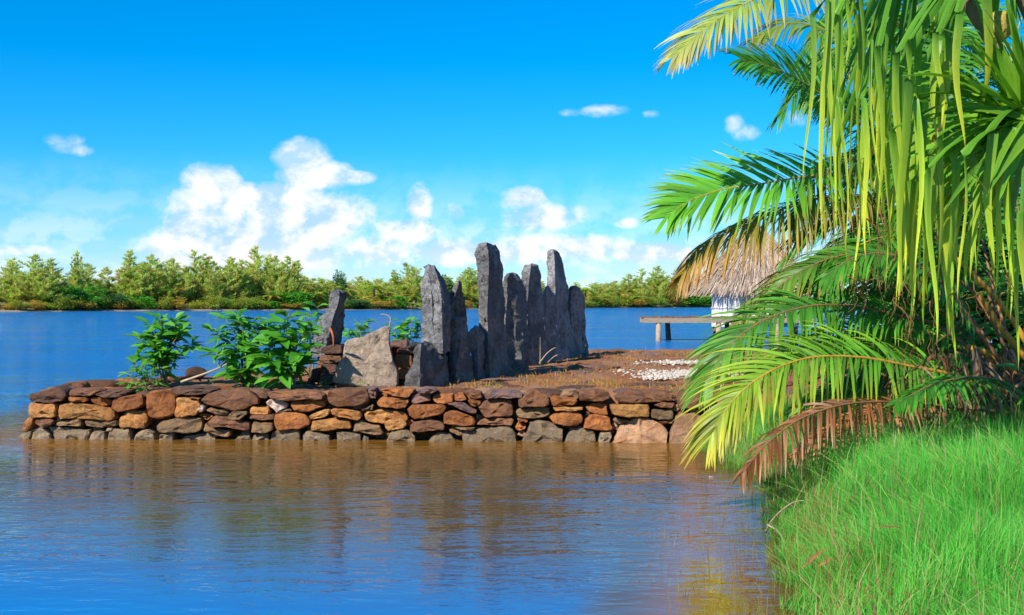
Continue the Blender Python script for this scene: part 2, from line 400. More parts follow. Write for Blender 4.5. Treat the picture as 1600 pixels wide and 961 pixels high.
# ------------------------------------------------------------------ platform of earth behind the wall
BY = np.array([17.72, 19.2, 20.5, 22, 24, 26, 28, 28.6]); BX = np.array([-7.0, -6.6, -5.4, -4.4, -3.0, -0.9, 0.9, 1.6])
def plat_left(y): return np.interp(y, BY, BX)
def front_y(x):
    px = x / 17.5 * F + 800
    return 2 * F / (686.0 + (px - 30) * 6 / 1070 - HZ)
def platform():
    nu, nv = 150, 110
    vs = []; fs = []
    for j in range(nv + 1):
        for i in range(nu + 1):
            y = 17.75 + (28.5 - 17.75) * j / nv
            xl = float(plat_left(y)) + 0.12; x = xl + (10.5 - xl) * i / nu
            yy = y + .38 if j else .40 + float(front_y(x)) - .03
            yy = max(yy, float(front_y(x)) + .38)
            z = plat_z(yy) - .05 + .05 * vn(x * .8, yy * .8) + .03 * vn(x * 3, yy * 3) + .015 * vn(x * 9, yy * 9)
            vs.append((x, yy, z))
    w = nu + 1
    for j in range(nv):
        for i in range(nu): k = j * w + i; fs.append((k, k + 1, k + w + 1, k + w))
    rim = [i for i in range(w)] + [j * w + nu for j in range(1, nv + 1)] + [nv * w + i for i in range(nu - 1, -1, -1)] + [j * w for j in range(nv - 1, 0, -1)]
    k0 = len(vs)
    for r in rim: vs.append((vs[r][0], vs[r][1], -1.2))
    n = len(rim)
    for i in range(n): fs.append((rim[i], k0 + i, k0 + (i + 1) % n, rim[(i + 1) % n]))
    return tag(obj('platform_ground', mesh('platform_ground', vs, fs, M_soil, True)), kind='structure')
platform_o = platform()

# ------------------------------------------------------------------ stones of the wall, each traced as an outline and given depth
def chaikin(pts, r=.22):
    out = []
    n = len(pts)
    for i in range(n):
        a = pts[i]; b = pts[(i + 1) % n]
        out.append((a[0] * (1 - r) + b[0] * r, a[1] * (1 - r) + b[1] * r)); out.append((a[0] * r + b[0] * (1 - r), a[1] * r + b[1] * (1 - r)))
    return out
def resample(pts, n):
    p = np.array(pts + [pts[0]]); d = np.r_[0, np.cumsum(np.hypot(*np.diff(p, axis=0).T))]
    t = np.linspace(0, d[-1], n, endpoint=False)
    return np.stack([np.interp(t, d, p[:, 0]), np.interp(t, d, p[:, 1])], 1)
def outline_stone(name, pts_xz, y, mat, parent, depth=.38, bulge=.05, n=28, tilt=(None, None), rough=.014, grow=.985, fine=False):
    q = resample(chaikin(pts_xz, .07), n); c = q.mean(0)
    tx = R.uniform(-.10, .10) if tilt[0] is None else tilt[0]; tz = R.uniform(.02, .22) if tilt[1] is None else tilt[1]
    prof = [(.50, -bulge * .98), (.86, -bulge * .95), (.965, -bulge * .72), (1.0, .012), (1.0, .12), (.92, depth)]
    if fine: prof = [(k / 10, -bulge) for k in range(1, 9)] + prof[1:]
    vs = []; fs = []; sd = R.uniform(0, 100)
    cen_h = bulge * (1 + R.uniform(-.3, .3))
    vs.append((c[0], y - cen_h, c[1]))
    for (s, dy) in prof:
        for (x, z) in q:
            xx = c[0] + (x - c[0]) * s * grow; zz = c[1] + (z - c[1]) * s * grow
            fl = max(0, 1 - max(dy, 0) / .2)
            yy = y + dy + fl * ((xx - c[0]) * tx + (zz - c[1]) * tz)
            k = 7.0
            yy += rough * 2.6 * vn(xx * k + sd, zz * k, dy) * fl + fl * .08 * abs(vn(xx * 3.0 + sd, zz * 5.0, 3.3)) + fl * .03 * abs(vn(xx * 9 + sd, zz * 14, 7.3)) + rough * 1.5 * vn(xx * 18 + sd, zz * 18)
            xx += rough * vn(xx * 9, zz * 9, sd); zz += rough * vn(xx * 9, zz * 9, sd + 9)
            vs.append((xx, yy, zz))
    for i in range(n): fs.append((0, 1 + i, 1 + (i + 1) % n))
    for r_ in range(len(prof) - 1):
        for i in range(n):
            a = 1 + r_ * n + i; b = 1 + r_ * n + (i + 1) % n
            fs.append((a, a + n, b + n, b))
    k = 1 + (len(prof) - 1) * n
    fs.append(tuple(k + i for i in range(n)))
    me = mesh(name, vs, fs, mat, True); me.set_sharp_from_angle(angle=math.radians(26))
    return obj(name, me, parent)

TS = 9.2375
WALL = {
20: [
 ('dark',[(215,240),(480,175),(600,125),(740,190),(770,250),(700,350),(520,375),(250,350),(215,300)]),
 ('brown',[(800,190),(830,165),(1160,165),(1240,190),(1150,265),(1000,270),(810,262)]),
 ('rust',[(790,290),(820,278),(1050,285),(1080,340),(1040,365),(800,335)]),
 ('dark',[(1180,245),(1280,200),(1478,175),(1690,190),(1640,250),(1478,285),(1300,290)]),
 ('rust',[(1095,310),(1140,285),(1280,290),(1390,320),(1395,400),(1290,425),(1110,375)]),
 ('ochre',[(225,370),(300,360),(600,390),(630,440),(620,560),(560,580),(350,575),(230,540)]),
 ('ochre',[(630,400),(700,380),(800,380),(850,350),(950,370),(1150,400),(1380,440),(1450,480),(1495,600),(1400,630),(1100,610),(860,600),(700,615),(640,580)]),
 ('brown',[(360,600),(420,580),(520,590),(590,630),(560,690),(450,715),(340,690),(300,650)]),
 ('ochre',[(150,640),(220,560),(275,590),(280,640),(240,740),(180,800),(120,780)]),
 ('olive',[(610,640),(960,600),(975,715),(610,700)]),
 ('olive',[(1000,620),(1260,640),(1290,740),(1020,710)]),
 ('olive',[(1260,650),(1478,630),(1500,680),(1478,710),(1330,720),(1275,700)]),
 ('grey',[(480,720),(700,720),(1060,760),(1085,800),(1040,885),(600,885),(520,800)]),
 ('grey',[(260,800),(330,740),(470,745),(520,800),(560,885),(240,885)]),
 ('grey',[(100,820),(180,800),(250,760),(230,870),(100,885)]),
 ('grey',[(1095,850),(1130,790),(1200,770),(1290,800),(1330,885),(1090,885)]),
],
160: [
 ('grey',[(40,740),(130,735),(120,780),(40,775)]),
 ('rust',[(120,440),(130,320),(180,290),(540,240),(570,260),(580,400),(500,460),(220,500),(150,470)]),
 ('ochre',[(230,580),(330,500),(420,480),(600,475),(640,600),(610,740),(240,730)]),
 ('rust',[(600,250),(700,180),(880,185),(980,240),(1040,290),(1050,400),(1020,540),(960,585),(780,605),(650,570),(630,420)]),
 ('ochre',[(1045,290),(1200,290),(1380,340),(1420,400),(1340,550),(1060,580),(1020,565),(1055,420)]),
 ('white',[(1290,480),(1400,390),(1460,430),(1440,490),(1330,515)]),
 ('dark',[(940,190),(1000,140),(1440,140),(1560,160),(1640,180),(1478,250),(1200,265),(1000,240)]),
 ('olive',[(770,700),(830,640),(960,600),(1130,570),(1430,590),(1440,740),(1400,790),(900,800),(790,780)]),
 ('grey',[(60,880),(70,790),(150,735),(390,750),(405,880)]),
 ('grey',[(450,880),(490,800),(640,740),(720,790),(770,885)]),
 ('grey',[(800,875),(840,815),(1020,800),(1030,875)]),
 ('grey',[(1040,880),(1150,850),(1440,810),(1560,800),(1600,860),(1630,885)]),
 ('ochre',[(1250,300),(1400,290),(1380,320),(1270,320)]),
],
300: [
 ('brown',[(90,340),(200,240),(400,175),(700,150),(800,170),(920,260),(970,300),(950,400),(850,400),(760,460),(600,490),(460,470),(380,430),(230,405),(140,370)]),
 ('dark',[(780,170),(1000,190),(1090,250),(1060,310),(975,295),(920,240)]),
 ('brown',[(1050,210),(1400,190),(1780,190),(1900,250),(1890,325),(1600,320),(1380,345),(1110,300)]),
 ('white',[(1040,360),(1090,315),(1300,335),(1370,390),(1350,450),(1250,490),(1200,520),(1150,450),(1060,400)]),
 ('olive',[(1240,500),(1410,455),(1430,490),(1300,515)]),
 ('rust',[(1395,390),(1430,350),(1700,330),(1900,340),(1920,400),(1860,440),(1700,500),(1480,495),(1420,450)]),
 ('olive',[(165,475),(250,440),(510,490),(520,545),(480,570),(300,530)]),
 ('olive',[(500,580),(550,500),(780,480),(800,520),(700,605),(560,605)]),
 ('ochre',[(820,430),(840,420),(1080,430),(1120,490),(1110,540),(830,525)]),
 ('brown',[(820,590),(850,540),(1180,540),(1185,610),(990,615),(830,605)]),
 ('ochre',[(40,560),(90,530),(250,545),(270,560),(210,625),(130,600)]),
 ('brown',[(210,650),(300,550),(600,590),(830,660),(820,770),(700,770),(500,720),(260,700)]),
 ('olive',[(150,760),(180,650),(230,695),(300,735),(560,765),(540,865),(430,865),(200,790)]),
 ('grey',[(580,875),(700,790),(800,770),(840,880)]),
 ('olive',[(840,690),(880,630),(1160,660),(1170,760),(1080,800),(850,800)]),
 ('rust',[(1185,540),(1294,510),(1600,510),(1660,560),(1700,640),(1680,700),(1560,740),(1200,760),(1180,640)]),
 ('grey',[(1110,880),(1130,800),(1200,765),(1540,755),(1560,900),(1110,900)]),
 ('grey',[(850,880),(880,830),(1080,820),(1090,880)]),
],
440: [
 ('brown',[(640,290),(660,200),(700,165),(1230,160),(1265,220),(1260,360),(1180,400),(980,420),(780,430),(660,370)]),
 ('purple',[(1240,170),(1340,160),(1360,230),(1350,310),(1280,310)]),
 ('olive',[(1140,470),(1300,390),(1330,400),(1310,480),(1200,485)]),
 ('ochre',[(380,565),(520,490),(690,455),(690,540),(560,590),(430,610),(400,600)]),
 ('ochre',[(700,470),(760,445),(1000,470),(1140,510),(1160,560),(1110,620),(950,600),(730,545)]),
 ('ochre',[(390,740),(430,620),(600,600),(740,580),(980,620),(1010,740),(820,750),(650,785),(400,780)]),
 ('ochre',[(1170,520),(1220,480),(1300,495),(1478,460),(1720,490),(1800,540),(1850,600),(1800,640),(1500,670),(1280,655),(1190,610)]),
 ('olive',[(1020,780),(1040,660),(1110,635),(1250,680),(1410,680),(1450,780),(1480,840),(1300,840)]),
 ('grey',[(300,890),(290,820),(360,775),(560,810),(680,850),(720,905)]),
 ('grey',[(780,800),(860,780),(1130,830),(1140,905),(790,905)]),
 ('grey',[(1140,905),(1170,840),(1250,860),(1260,905)]),
 ('grey',[(1265,880),(1440,870),(1470,905),(1265,905)]),
],
580: [
 ('rust',[(100,180),(200,160),(600,180),(620,200),(540,290),(300,270),(180,220)]),
 ('rust',[(65,360),(150,280),(300,290),(520,300),(555,350),(500,440),(380,455),(150,440),(80,410)]),
 ('purple',[(560,310),(600,245),(830,240),(860,330),(760,370),(570,385)]),
 ('rust',[(870,300),(920,250),(1170,250),(1180,350),(1060,385),(960,380),(900,350)]),
 ('rust',[(510,470),(570,390),(1000,390),(1090,420),(1030,540),(880,570),(620,610),(540,560)]),
 ('purple',[(1060,380),(1330,350),(1478,450),(1550,480),(1520,530),(1380,500),(1200,430)]),
 ('rust',[(1035,540),(1050,510),(1200,475),(1478,570),(1510,640),(1500,700),(1400,710),(1180,690),(1040,670)]),
 ('olive',[(1200,725),(1300,715),(1500,725),(1480,755),(1280,750)]),
 ('ochre',[(180,650),(260,600),(470,600),(520,680),(480,735),(240,770),(200,730)]),
 ('brown',[(555,690),(600,650),(840,600),(1000,630),(1070,690),(1060,765),(640,790),(555,770)]),
 ('grey',[(180,900),(280,780),(400,750),(510,760),(640,840),(645,905)]),
 ('grey',[(800,880),(950,780),(1150,820),(1260,905),(720,905)]),
 ('olive',[(1110,760),(1150,730),(1310,770),(1330,830),(1270,850),(1130,790)]),
 ('rust',[(1190,300),(1230,240),(1330,230),(1380,330),(1300,345),(1200,345)]),
 ('purple',[(640,200),(720,150),(900,150),(950,200),(880,235),(700,235)]),
],
720: [
 ('brown',[(30,220),(180,190),(300,230),(320,310),(240,320),(100,290)]),
 ('rust',[(90,330),(150,310),(290,340),(300,380),(210,420),(130,400)]),
 ('purple',[(330,230),(430,165),(560,190),(760,180),(900,220),(900,300),(600,305),(350,310)]),
 ('brown',[(240,440),(330,350),(420,320),(730,315),(745,400),(770,520),(730,565),(500,575),(340,575),(280,490)]),
 ('brown',[(215,690),(270,630),(380,600),(720,580),(780,610),(740,695),(500,690)]),
 ('grey',[(0,780),(200,760),(430,705),(720,715),(800,800),(825,905),(30,910),(10,860)]),
 ('brown',[(820,330),(880,300),(950,200),(1100,170),(1250,260),(1280,330),(1270,420),(1050,435),(830,430)]),
 ('olive',[(790,500),(830,445),(1280,430),(1300,510),(1270,570),(1080,600),(880,595),(800,560)]),
 ('rust',[(810,605),(840,595),(980,625),(960,655),(830,645)]),
 ('rust',[(770,720),(830,650),(960,700),(950,760),(860,785),(800,770)]),
 ('grey',[(875,880),(960,780),(990,640),(1070,620),(1280,640),(1478,740),(1480,905),(880,910)]),
 ('rust',[(1290,300),(1340,270),(1660,300),(1700,340),(1660,405),(1320,410)]),
],
860: [
 ('ochre',[(30,430),(100,425),(470,430),(480,460),(400,480),(60,485)]),
 ('rust',[(-20,580),(60,530),(220,490),(380,490),(470,560),(480,640),(400,700),(200,700),(40,660)]),
 ('pink',[(150,270),(210,195),(400,180),(420,300),(380,320),(170,310)]),
 ('brown',[(410,270),(430,190),(700,180),(850,210),(880,300),(740,350),(430,340)]),
 ('rust',[(500,430),(620,370),(830,385),(840,550),(720,540),(570,515)]),
 ('rust',[(480,740),(485,620),(620,515),(860,580),(910,760),(880,785),(600,750)]),
 ('grey',[(200,890),(300,710),(480,720),(660,790),(670,910),(195,910)]),
 ('grey',[(690,880),(730,785),(880,800),(900,860),(850,890),(720,900)]),
 ('brown',[(920,280),(1000,230),(1070,185),(1478,190),(1660,200),(1810,330),(1700,350),(1400,370),(1050,375),(960,340)]),
 ('ochre',[(850,400),(940,385),(1440,385),(1450,420),(1430,560),(1380,575),(1000,570),(900,540)]),
 ('olive',[(910,630),(950,590),(1130,610),(1150,640),(1000,680)]),
 ('pink',[(870,910),(960,840),(1000,700),(1100,650),(1250,580),(1340,565),(1478,600),(1680,720),(1720,790),(1680,910)]),
],
980: [
 ('olive',[(340,560),(370,455),(670,470),(670,600),(600,615),(460,620),(350,585)]),
 ('brown',[(460,640),(540,625),(670,625),(665,670),(510,680)]),
 ('brown',[(500,260),(560,230),(760,310),(720,350),(600,340)]),
 ('brown',[(380,400),(500,360),(700,370),(680,430),(480,440)]),
 ('brown',[(720,330),(800,220),(1100,200),(1300,260),(1280,400),(960,450),(740,460)]),
 ('pink',[(620,780),(700,560),(850,500),(1000,500),(1130,560),(1250,700),(1300,920),(600,930)]),
 ('brown',[(1300,290),(1600,270),(1640,420),(1310,430)]),
 ('ochre',[(1150,520),(1300,450),(1640,440),(1660,650),(1280,680)]),
 ('grey',[(1310,700),(1660,670),(1700,920),(1320,920)]),
 ('brown',[(1650,290),(1950,300),(1980,480),(1650,460)]),
 ('grey',[(1680,500),(2000,500),(2020,920),(1720,920)]),
]}
wall = empty('stone_wall', (-2.5, 17.7, 0), 'low dry-stone retaining wall of rust-brown stones along the water', 'wall')
for ox, lst in WALL.items():
    for cat, pts in lst:
        q = []
        for (u, v) in pts:
            if v > 868: v += 60
            px = ox + u / TS; py = 590 + v / TS; D = wallD(px)
            q.append(((px - 800) / F * D, CAMH - (py - HZ) / F * D))
        w_ = max(a[0] for a in q) - min(a[0] for a in q)
        cy = sum(a[1] for a in q) / len(q)
        Dm = wallD(ox + sum(p[0] for p in pts) / len(pts) / TS)
        outline_stone('stone', q, Dm + R.uniform(-.05, .05) + .05, SM[cat], wall, depth=.42, bulge=min(.06, .03 + w_ * .035), tilt=(None, R.uniform(.05, .30)))
for _ in range(110):
    px = R.uniform(50, 1085); py = R.uniform(618, 680); D = wallD(px); w = R.uniform(.05, .12); h = R.uniform(.03, .07)
    x = (px - 800) / F * D; z = CAMH - (py - HZ) / F * D
    outline_stone('stone', [(x - w, z - h * .6), (x - w * .6, z + h), (x + w * .5, z + h * .8), (x + w, z), (x + w * .4, z - h)], D + R.uniform(.14, .2), SM[R.choice(['dark', 'brown', 'olive', 'rust', 'pink'])], wall, depth=.2, bulge=.03, n=14)
# left flank and back flank of the same wall, laid in courses
def flank(path, z0, z1):
    for (a, b) in zip(path[:-1], path[1:]):
        a = Vector((a[0], a[1], 0)); b = Vector((b[0], b[1], 0)); d = b - a; ln = d.length; d.normalize(); nrm = Vector((d.y, -d.x, 0))
        z = z0
        while z < z1 - .04:
            h = R.uniform(.13, .22); s = R.uniform(-.2, 0)
            while s < ln - .1:
                w = R.uniform(.25, .6)
                q = [(-w / 2, -h / 2 + R.uniform(-.02, .02)), (-w / 2 + .03, h / 2 + R.uniform(-.02, .02)), (0, h / 2 + R.uniform(-.03, .02)), (w / 2, h / 2 - R.uniform(0, .04)), (w / 2 - .02, -h / 2 + R.uniform(-.02, .02)), (0, -h / 2)]
                o = outline_stone('stone', q, 0, SM[R.choice(['rust', 'brown', 'ochre', 'olive', 'grey' if z < .15 else 'dark'])], None, depth=.25, bulge=.04)
                p = a + d * (s + w / 2) + Vector((0, 0, z + h / 2))
                o.parent = wall
                o.matrix_parent_inverse = Matrix.Translation(-Vector(wall.location))
                ang = math.atan2(nrm.y, nrm.x) + math.pi / 2
                o.matrix_basis = Matrix.Translation(p) @ Matrix.Rotation(ang, 4, 'Z')
                s += w + .015
            z += h + .01
flank([(-6.5, 19.3), (-6.98, 17.95)], -.1, .62)
flank([(-5.3, 20.6), (-6.5, 19.3)], -.1, .66)

# ------------------------------------------------------------------ loose rock shapes (shared meshes)
def rock_mesh(name, seed, flat=.5, mat=None, sub=2):
    bm = bmesh.new(); bmesh.ops.create_icosphere(bm, subdivisions=sub, radius=1)
    r = random.Random(seed)
    planes = [(Vector((r.gauss(0, 1), r.gauss(0, 1), r.gauss(0, 1))).normalized(), r.uniform(.55, .9)) for _ in range(9)]
    for v in bm.verts:
        p = v.co.copy()
        for n_, d in planes:
            e = p.dot(n_) - d
            if e > 0: p -= n_ * e * .85
        p *= 1 + .12 * noise.noise(p * 2 + Vector((seed * 3.1, 0, 0)))
        v.co = Vector((p.x, p.y, p.z * flat))
    me = bpy.data.meshes.new(name); bm.to_mesh(me); bm.free()
    me.polygons.foreach_set('use_smooth', [True] * len(me.polygons))
    if mat: me.materials.append(mat)
    return me
FLAT = [rock_mesh('flat_stone', i, .22, SM[c]) for i, c in enumerate(['purple', 'brown', 'purple', 'dark', 'rust', 'brown', 'purple', 'pink'])]
def flat_stone(x, y, sx, sy, sz, k=None, dz=0.0):
    o = bpy.data.objects.new('flat_stone', FLAT[R.randrange(len(FLAT)) if k is None else k]); COL.objects.link(o)
    o.parent = platform_o
    o.location = (x, y, plat_z(y) - .075 + dz); o.scale = (sx, sy, sz); o.rotation_euler = (R.uniform(-.06, .06), R.uniform(-.06, .06), R.uniform(0, 6.28))
    return o
# flat stones just behind the wall's coping
xx = -6.7
while xx < 5.0:
    w = R.uniform(.22, .42)
    flat_stone(xx, float(front_y(xx)) + R.uniform(.45, .75), w, R.uniform(.2, .32), R.uniform(.25, .4), dz=R.uniform(.0, .05)); xx += w * 1.5
for _ in range(26):
    y = R.uniform(18.5, 20.5); x = R.uniform(float(plat_left(y)) + .4, 5)
    flat_stone(x, y, R.uniform(.2, .5), R.uniform(.2, .4), R.uniform(.15, .3), dz=R.uniform(-.02, .03))
for _ in range(60):     # paving at the foot of the upright stones and across the court
    t = R.random(); y = 19 + 8.5 * t; x = -1.2 + 3.4 * t + abs(R.gauss(0, 1.0)) + .2
    flat_stone(x, y, R.uniform(.25, .6), R.uniform(.25, .5), R.uniform(.15, .25), k=R.choice([0, 2, 6, 1, 3]), dz=R.uniform(-.03, .02))
for (px, py, s) in [(80, 604, .22), (100, 603, .3), (122, 602, .28), (150, 600, .42), (180, 598, .4), (205, 597, .35), (235, 596, .4), (265, 592, .4)]:
    p = plat(px, py); flat_stone(max(p.x, float(plat_left(p.y)) + .1), p.y, s, s * .7, .45, k=R.choice([1, 3, 5, 4]), dz=.05)

# ------------------------------------------------------------------ upright stones
def upright(label, levels, base_py, dL=.12, dR=.7, mat=None, amp=.045, base_px=None, D=None, group='upright stones of the row'):
    lv = sorted(levels); ys_ = [l[0] for l in lv]
    bx = base_px if base_px else lv[-1][2]
    if D is None: D = plat(bx, base_py).y
    top = ys_[0]; bot = base_py + 12
    nl = max(18, int((bot - top) / 2.6)); ns = 40
    vs = []; fs = []; sd = R.uniform(0, 50)
    rows = []
    for j in range(nl + 1):
        py = top + (bot - top) * j / nl
        xl = np.interp(py, ys_, [l[1] for l in lv]); xm = np.interp(py, ys_, [l[2] for l in lv]); xr = np.interp(py, ys_, [l[3] for l in lv])
        zz = CAMH - (py - HZ) / F * D
        Lp = Vector(((xl - 800) / F * (D + dL), D + dL, zz)); Mp = Vector(((xm - 800) / F * D, D, zz))
        Rp = Vector(((xr - 800) / F * (D + dR), D + dR, zz)); Bp = Lp + (Rp - Mp) * .92
        quad = [Lp, Mp, Rp, Bp]
        ring = []
        for k in range(4):
            a, b = quad[k], quad[(k + 1) % 4]
            for i in range(ns // 4): ring.append(a.lerp(b, i / (ns // 4)))
        rows.append(ring)
    c = sum(rows[0], Vector()) / ns
    crown = [[c.lerp(p, .6) + Vector((0, 0, .03)) for p in rows[0]], [c.lerp(p, .9) + Vector((0, 0, .018)) for p in rows[0]]]
    rows = crown + rows
    for ring in rows:
        cc = sum(ring, Vector()) / ns
        for p in ring:
            o_ = (p - cc); r_ = o_.length; o_ = o_ / max(r_, 1e-4)
            a = noise.fractal(Vector((p.x * 5, p.y * 5, p.z * 3)) + Vector((sd, 0, 0)), 0.7, 2.2, 5) * amp * 1.5 + noise.noise(p * 18 + Vector((0, sd, 0))) * amp * .5 - abs(noise.noise(Vector((p.x * 4, p.y * 4, p.z * 1.6 + sd)))) * amp * .5 + amp * .35
            a = max(-r_ * .6, a)
            q = p + o_ * a + Vector((0, 0, amp * .8 * noise.noise(Vector((p.x * 7, p.y * 7, sd)))))
            vs.append(q)
    for j in range(len(rows) - 1):
        for i in range(ns):
            i2 = (i + 1) % ns; fs.append((j * ns + i, (j + 1) * ns + i, (j + 1) * ns + i2, j * ns + i2))
    ct = len(vs); vs.append(c + Vector((0, 0, .06)))
    for i in range(ns): fs.append((ct, i, (i + 1) % ns))
    fs.append(tuple((len(rows) - 1) * ns + i for i in range(ns - 1, -1, -1)))
    base = Vector(((bx - 800) / F * D, D, CAMH - (base_py - HZ) / F * D))
    me = mesh('standing_stone', vs, fs, mat or M_basalt, True); me.set_sharp_from_angle(angle=math.radians(40))
    o = obj('standing_stone', me, None, base)
    return tag(o, label, 'stone', group)
# (py, left, ridge, right)
upright('tallest upright stone slab with a rough lit edge, middle of the row', [(382,747,760,775),(392,744,763,780),(420,745,764,786),(465,747,762,787),(517,749,762,791),(560,752,764,794),(590,754,766,796)], 588, .15, .85)
upright('dark round-topped upright stone just right of the tallest one', [(430,792,796,810),(437,787,793,815),(482,786,791,824),(540,787,792,827),(580,787,793,828)], 577, .1, .5)
upright('upright stone with a pale rounded left shoulder, between two darker stones', [(415,821,830,841),(422,817,829,843),(445,814,826,846),(475,816,824,849),(520,817,824,851),(570,818,825,854)], 568, .15, .7)
upright('small dark pointed stone wedged before the tall narrow stone', [(450,852,856,860),(460,848,853,867),(520,848,853,870),(565,848,853,872)], 563, .1, .4)
upright('tall narrow upright stone tapering to the top near the row\'s far end', [(392,856,865,873),(400,855,866,876),(425,855,867,882),(452,855,868,887),(495,857,869,889),(558,858,870,893)], 559, .15, .8)
upright('dark round-topped stone second from the far end of the row', [(450,891,895,906),(456,887,892,909),(520,888,892,908),(553,888,892,909)], 555, .1, .5)
upright('low dark stone ending the row at its far right', [(462,906,908,911),(468,905,907,914),(520,905,907,914),(540,905,908,918),(552,905,908,921)], 552, .1, .4)
prong = upright('tall double-pronged grey stone at the near end of the row', [(417,665,671,675),(428,663,672,677),(445,659,673,679),(458,659,674,684),(470,659,675,700),(500,660,677,702),(545,661,679,703),(598,661,679,704)], 594, .15, .65)
o2 = upright('x', [(419,674,679,683),(426,674,682,688),(445,676,688,697),(470,678,690,702),(540,680,692,704)], 540, .1, .45, D=19.25, base_px=690)
for k_ in ('label', 'category', 'group'): del o2[k_]
o2.name = 'prong'; o2.parent = prong; o2.matrix_parent_inverse = Matrix.Translation(-Vector(prong.location))
upright('squat block with a pale left face at the foot of the pronged stone', [(540,652,658,676),(550,646,657,690),(562,643,657,700),(575,640,657,702),(603,635,656,704)], 602, .2, .75)
upright('short sharply pointed stone behind the pale-topped block', [(443,715,717,719),(452,708,714,721),(462,701,711,723),(480,700,706,726),(500,700,705,729),(560,700,705,735),(592,700,705,736)], 588, .1, .45, M_basalt)
upright('stubby block with a pale flat top below the pointed stone', [(500,701,720,727),(505,701,721,728),(530,702,721,733),(560,703,715,737),(594,703,713,739)], 593, .06, .35)
upright('knee-high grey stone at the left foot of the tallest stone', [(514,737,744,749),(520,735,746,753),(555,735,746,757),(590,735,747,760)], 590, .1, .35)
upright('grey stone leaning right on a dark rubble heap beside the shrubs', [(457,519,530,539),(465,517,530,540),(478,514,527,539),(488,507,523,538),(500,498,519,537),(518,491,515,534),(540,486,509,532),(548,485,508,531)], 545, .15, .5, D=19.7, base_px=513)
def rock_thing(label, px, py, D, s, mat, cat='stone', seed=3, group=None, name='boulder', flat=.8):
    me = rock_mesh(name, seed, flat, mat, 3)
    o = bpy.data.objects.new(name, me); COL.objects.link(o); o.location = P(px, py, D); o.scale = s; o.rotation_euler = (0, 0, R.uniform(0, 6))
    return tag(o, label, cat, group)
rock_thing('lumpy pale grey boulder perched on the squat block', 649, 541, 18.95, (.16, .14, .12), M_basalt, seed=5)
# pale slab leaning in front
def slab():
    pts = [(520,598),(526,576),(535,555),(539,533),(551,528),(565,527.5),(586,516),(600,510),(608,511),(608,539),(612,557),(621,581),(622,606),(570,604)]
    D = plat(570, 601).y
    q = [((x - 800) / F * D, CAMH - (y - HZ) / F * D) for x, y in pts]
    o = outline_stone('pale_slab', q, D, M_slab, None, depth=.26, bulge=.03, n=64, tilt=(.10, .22), rough=.012, grow=1.0, fine=True)
    b = P(570, 602, D); o.data.transform(Matrix.Translation(-b)); o.location = b
    tag(o, 'broad pale slab with a slanting top leaning against the rubble wall', 'stone')
slab()
# rubble between the uprights
rub = empty('rubble_wall', P(560, 600, 19.6), 'stacked rubble wall showing on both sides of the pale slab', 'wall')
for cat, x0, x1, y0, y1, D in [('dark',500,536,539,554,19.45),('dark',498,534,554,568,19.4),('dark',500,527,568,583,19.35),('dark',499,524,583,602,19.3),('dark',484,502,575,604,19.5),
                               ('purple',609,637,531,545,19.6),('brown',619,645,545,554,19.4),('rust',616,645,553,576,19.3),('rust',621,643,575,593,19.25),('dark',612,646,590,606,19.3),
                               ('brown',532,560,540,552,19.75),('brown',560,590,536,552,19.8),('dark',588,612,534,552,19.75),('brown',534,570,552,575,19.75),('brown',570,612,552,575,19.75),('dark',530,575,575,603,19.7),('brown',575,614,575,603,19.7),
                               ('dark',640,662,548,560,19.6),('dark',478,500,590,606,19.6)]:
    q = [(x0 + 2, y0 + R.uniform(0, 3)), ((x0 + x1) / 2, y0), (x1 - 1, y0 + R.uniform(0, 3)), (x1, y1 - 2), ((x0 + x1) / 2, y1), (x0, y1 - R.uniform(0, 3))]
    q = [((x - 800) / F * D, CAMH - (y - HZ) / F * D) for x, y in q]
    outline_stone('stone', q, D, SM[cat], rub, depth=.35, bulge=.06)
mb = MB()
for i in range(10):
    pass
core = MB(); core.box((P(498, 0, 19.9).x, 19.85, .5), (P(640, 0, 19.9).x, 20.5, 1.28), .03)
core.build('earth_core', M_soil, rub)

rock_thing('dark mossy boulder at the platform edge between the shrubs', 303, 583, 20.4, (.24, .2, .14), SM['dark'], seed=11)
for i, (px, py, s, lb) in enumerate([(577-5, 599, .05, 'small white coral lump in front of the pale slab'), (971, 580, .07, 'lone white coral lump left of the coral patch'), (660, 607, .035, 'white coral chip at the foot of the squat block'),
                                     (1010, 589, .05, 'small white coral lump just before the coral patch')]):
    p = plat(px, py); rock_thing(lb, px, py, p.y, (s * 1.2, s, s * .8), SM['white'], 'coral', 20 + i, 'coral lumps', 'coral_lump')

# coral rubble spread
def scatter_rocks(name, label, cat, spots, mat, seed):
    me0 = rock_mesh('tmp', seed, .7, None, 1)
    bv = np.array([v.co[:] for v in me0.vertices]); bf = np.array([p.vertices[:] for p in me0.polygons])
    V = []; Fc = []; k = 0
    for (x, y, z, s) in spots:
        a = R.uniform(0, 6.28); c_, s_ = math.cos(a), math.sin(a)
        b = bv * s * np.array([R.uniform(.8, 1.3), R.uniform(.8, 1.3), R.uniform(.6, 1.1)])
        V.append(np.stack([b[:, 0] * c_ - b[:, 1] * s_ + x, b[:, 0] * s_ + b[:, 1] * c_ + y, b[:, 2] + z], 1)); Fc.append(bf + k); k += len(bv)
    bpy.data.meshes.remove(me0)
    o = obj(name, mesh(name, np.concatenate(V), np.concatenate(Fc), mat, False))
    return tag(o, label, cat, None, 'stuff')
def coral_spots(cx, cy, rx, ry, n):
    out = []
    for _ in range(n):
        px = R.gauss(cx, rx); py = R.gauss(cy, ry); p = plat(px, py)
        out.append((p.x, p.y, plat_z(p.y) - .02 + R.uniform(0, .03), R.uniform(.008, .034)))
    return out
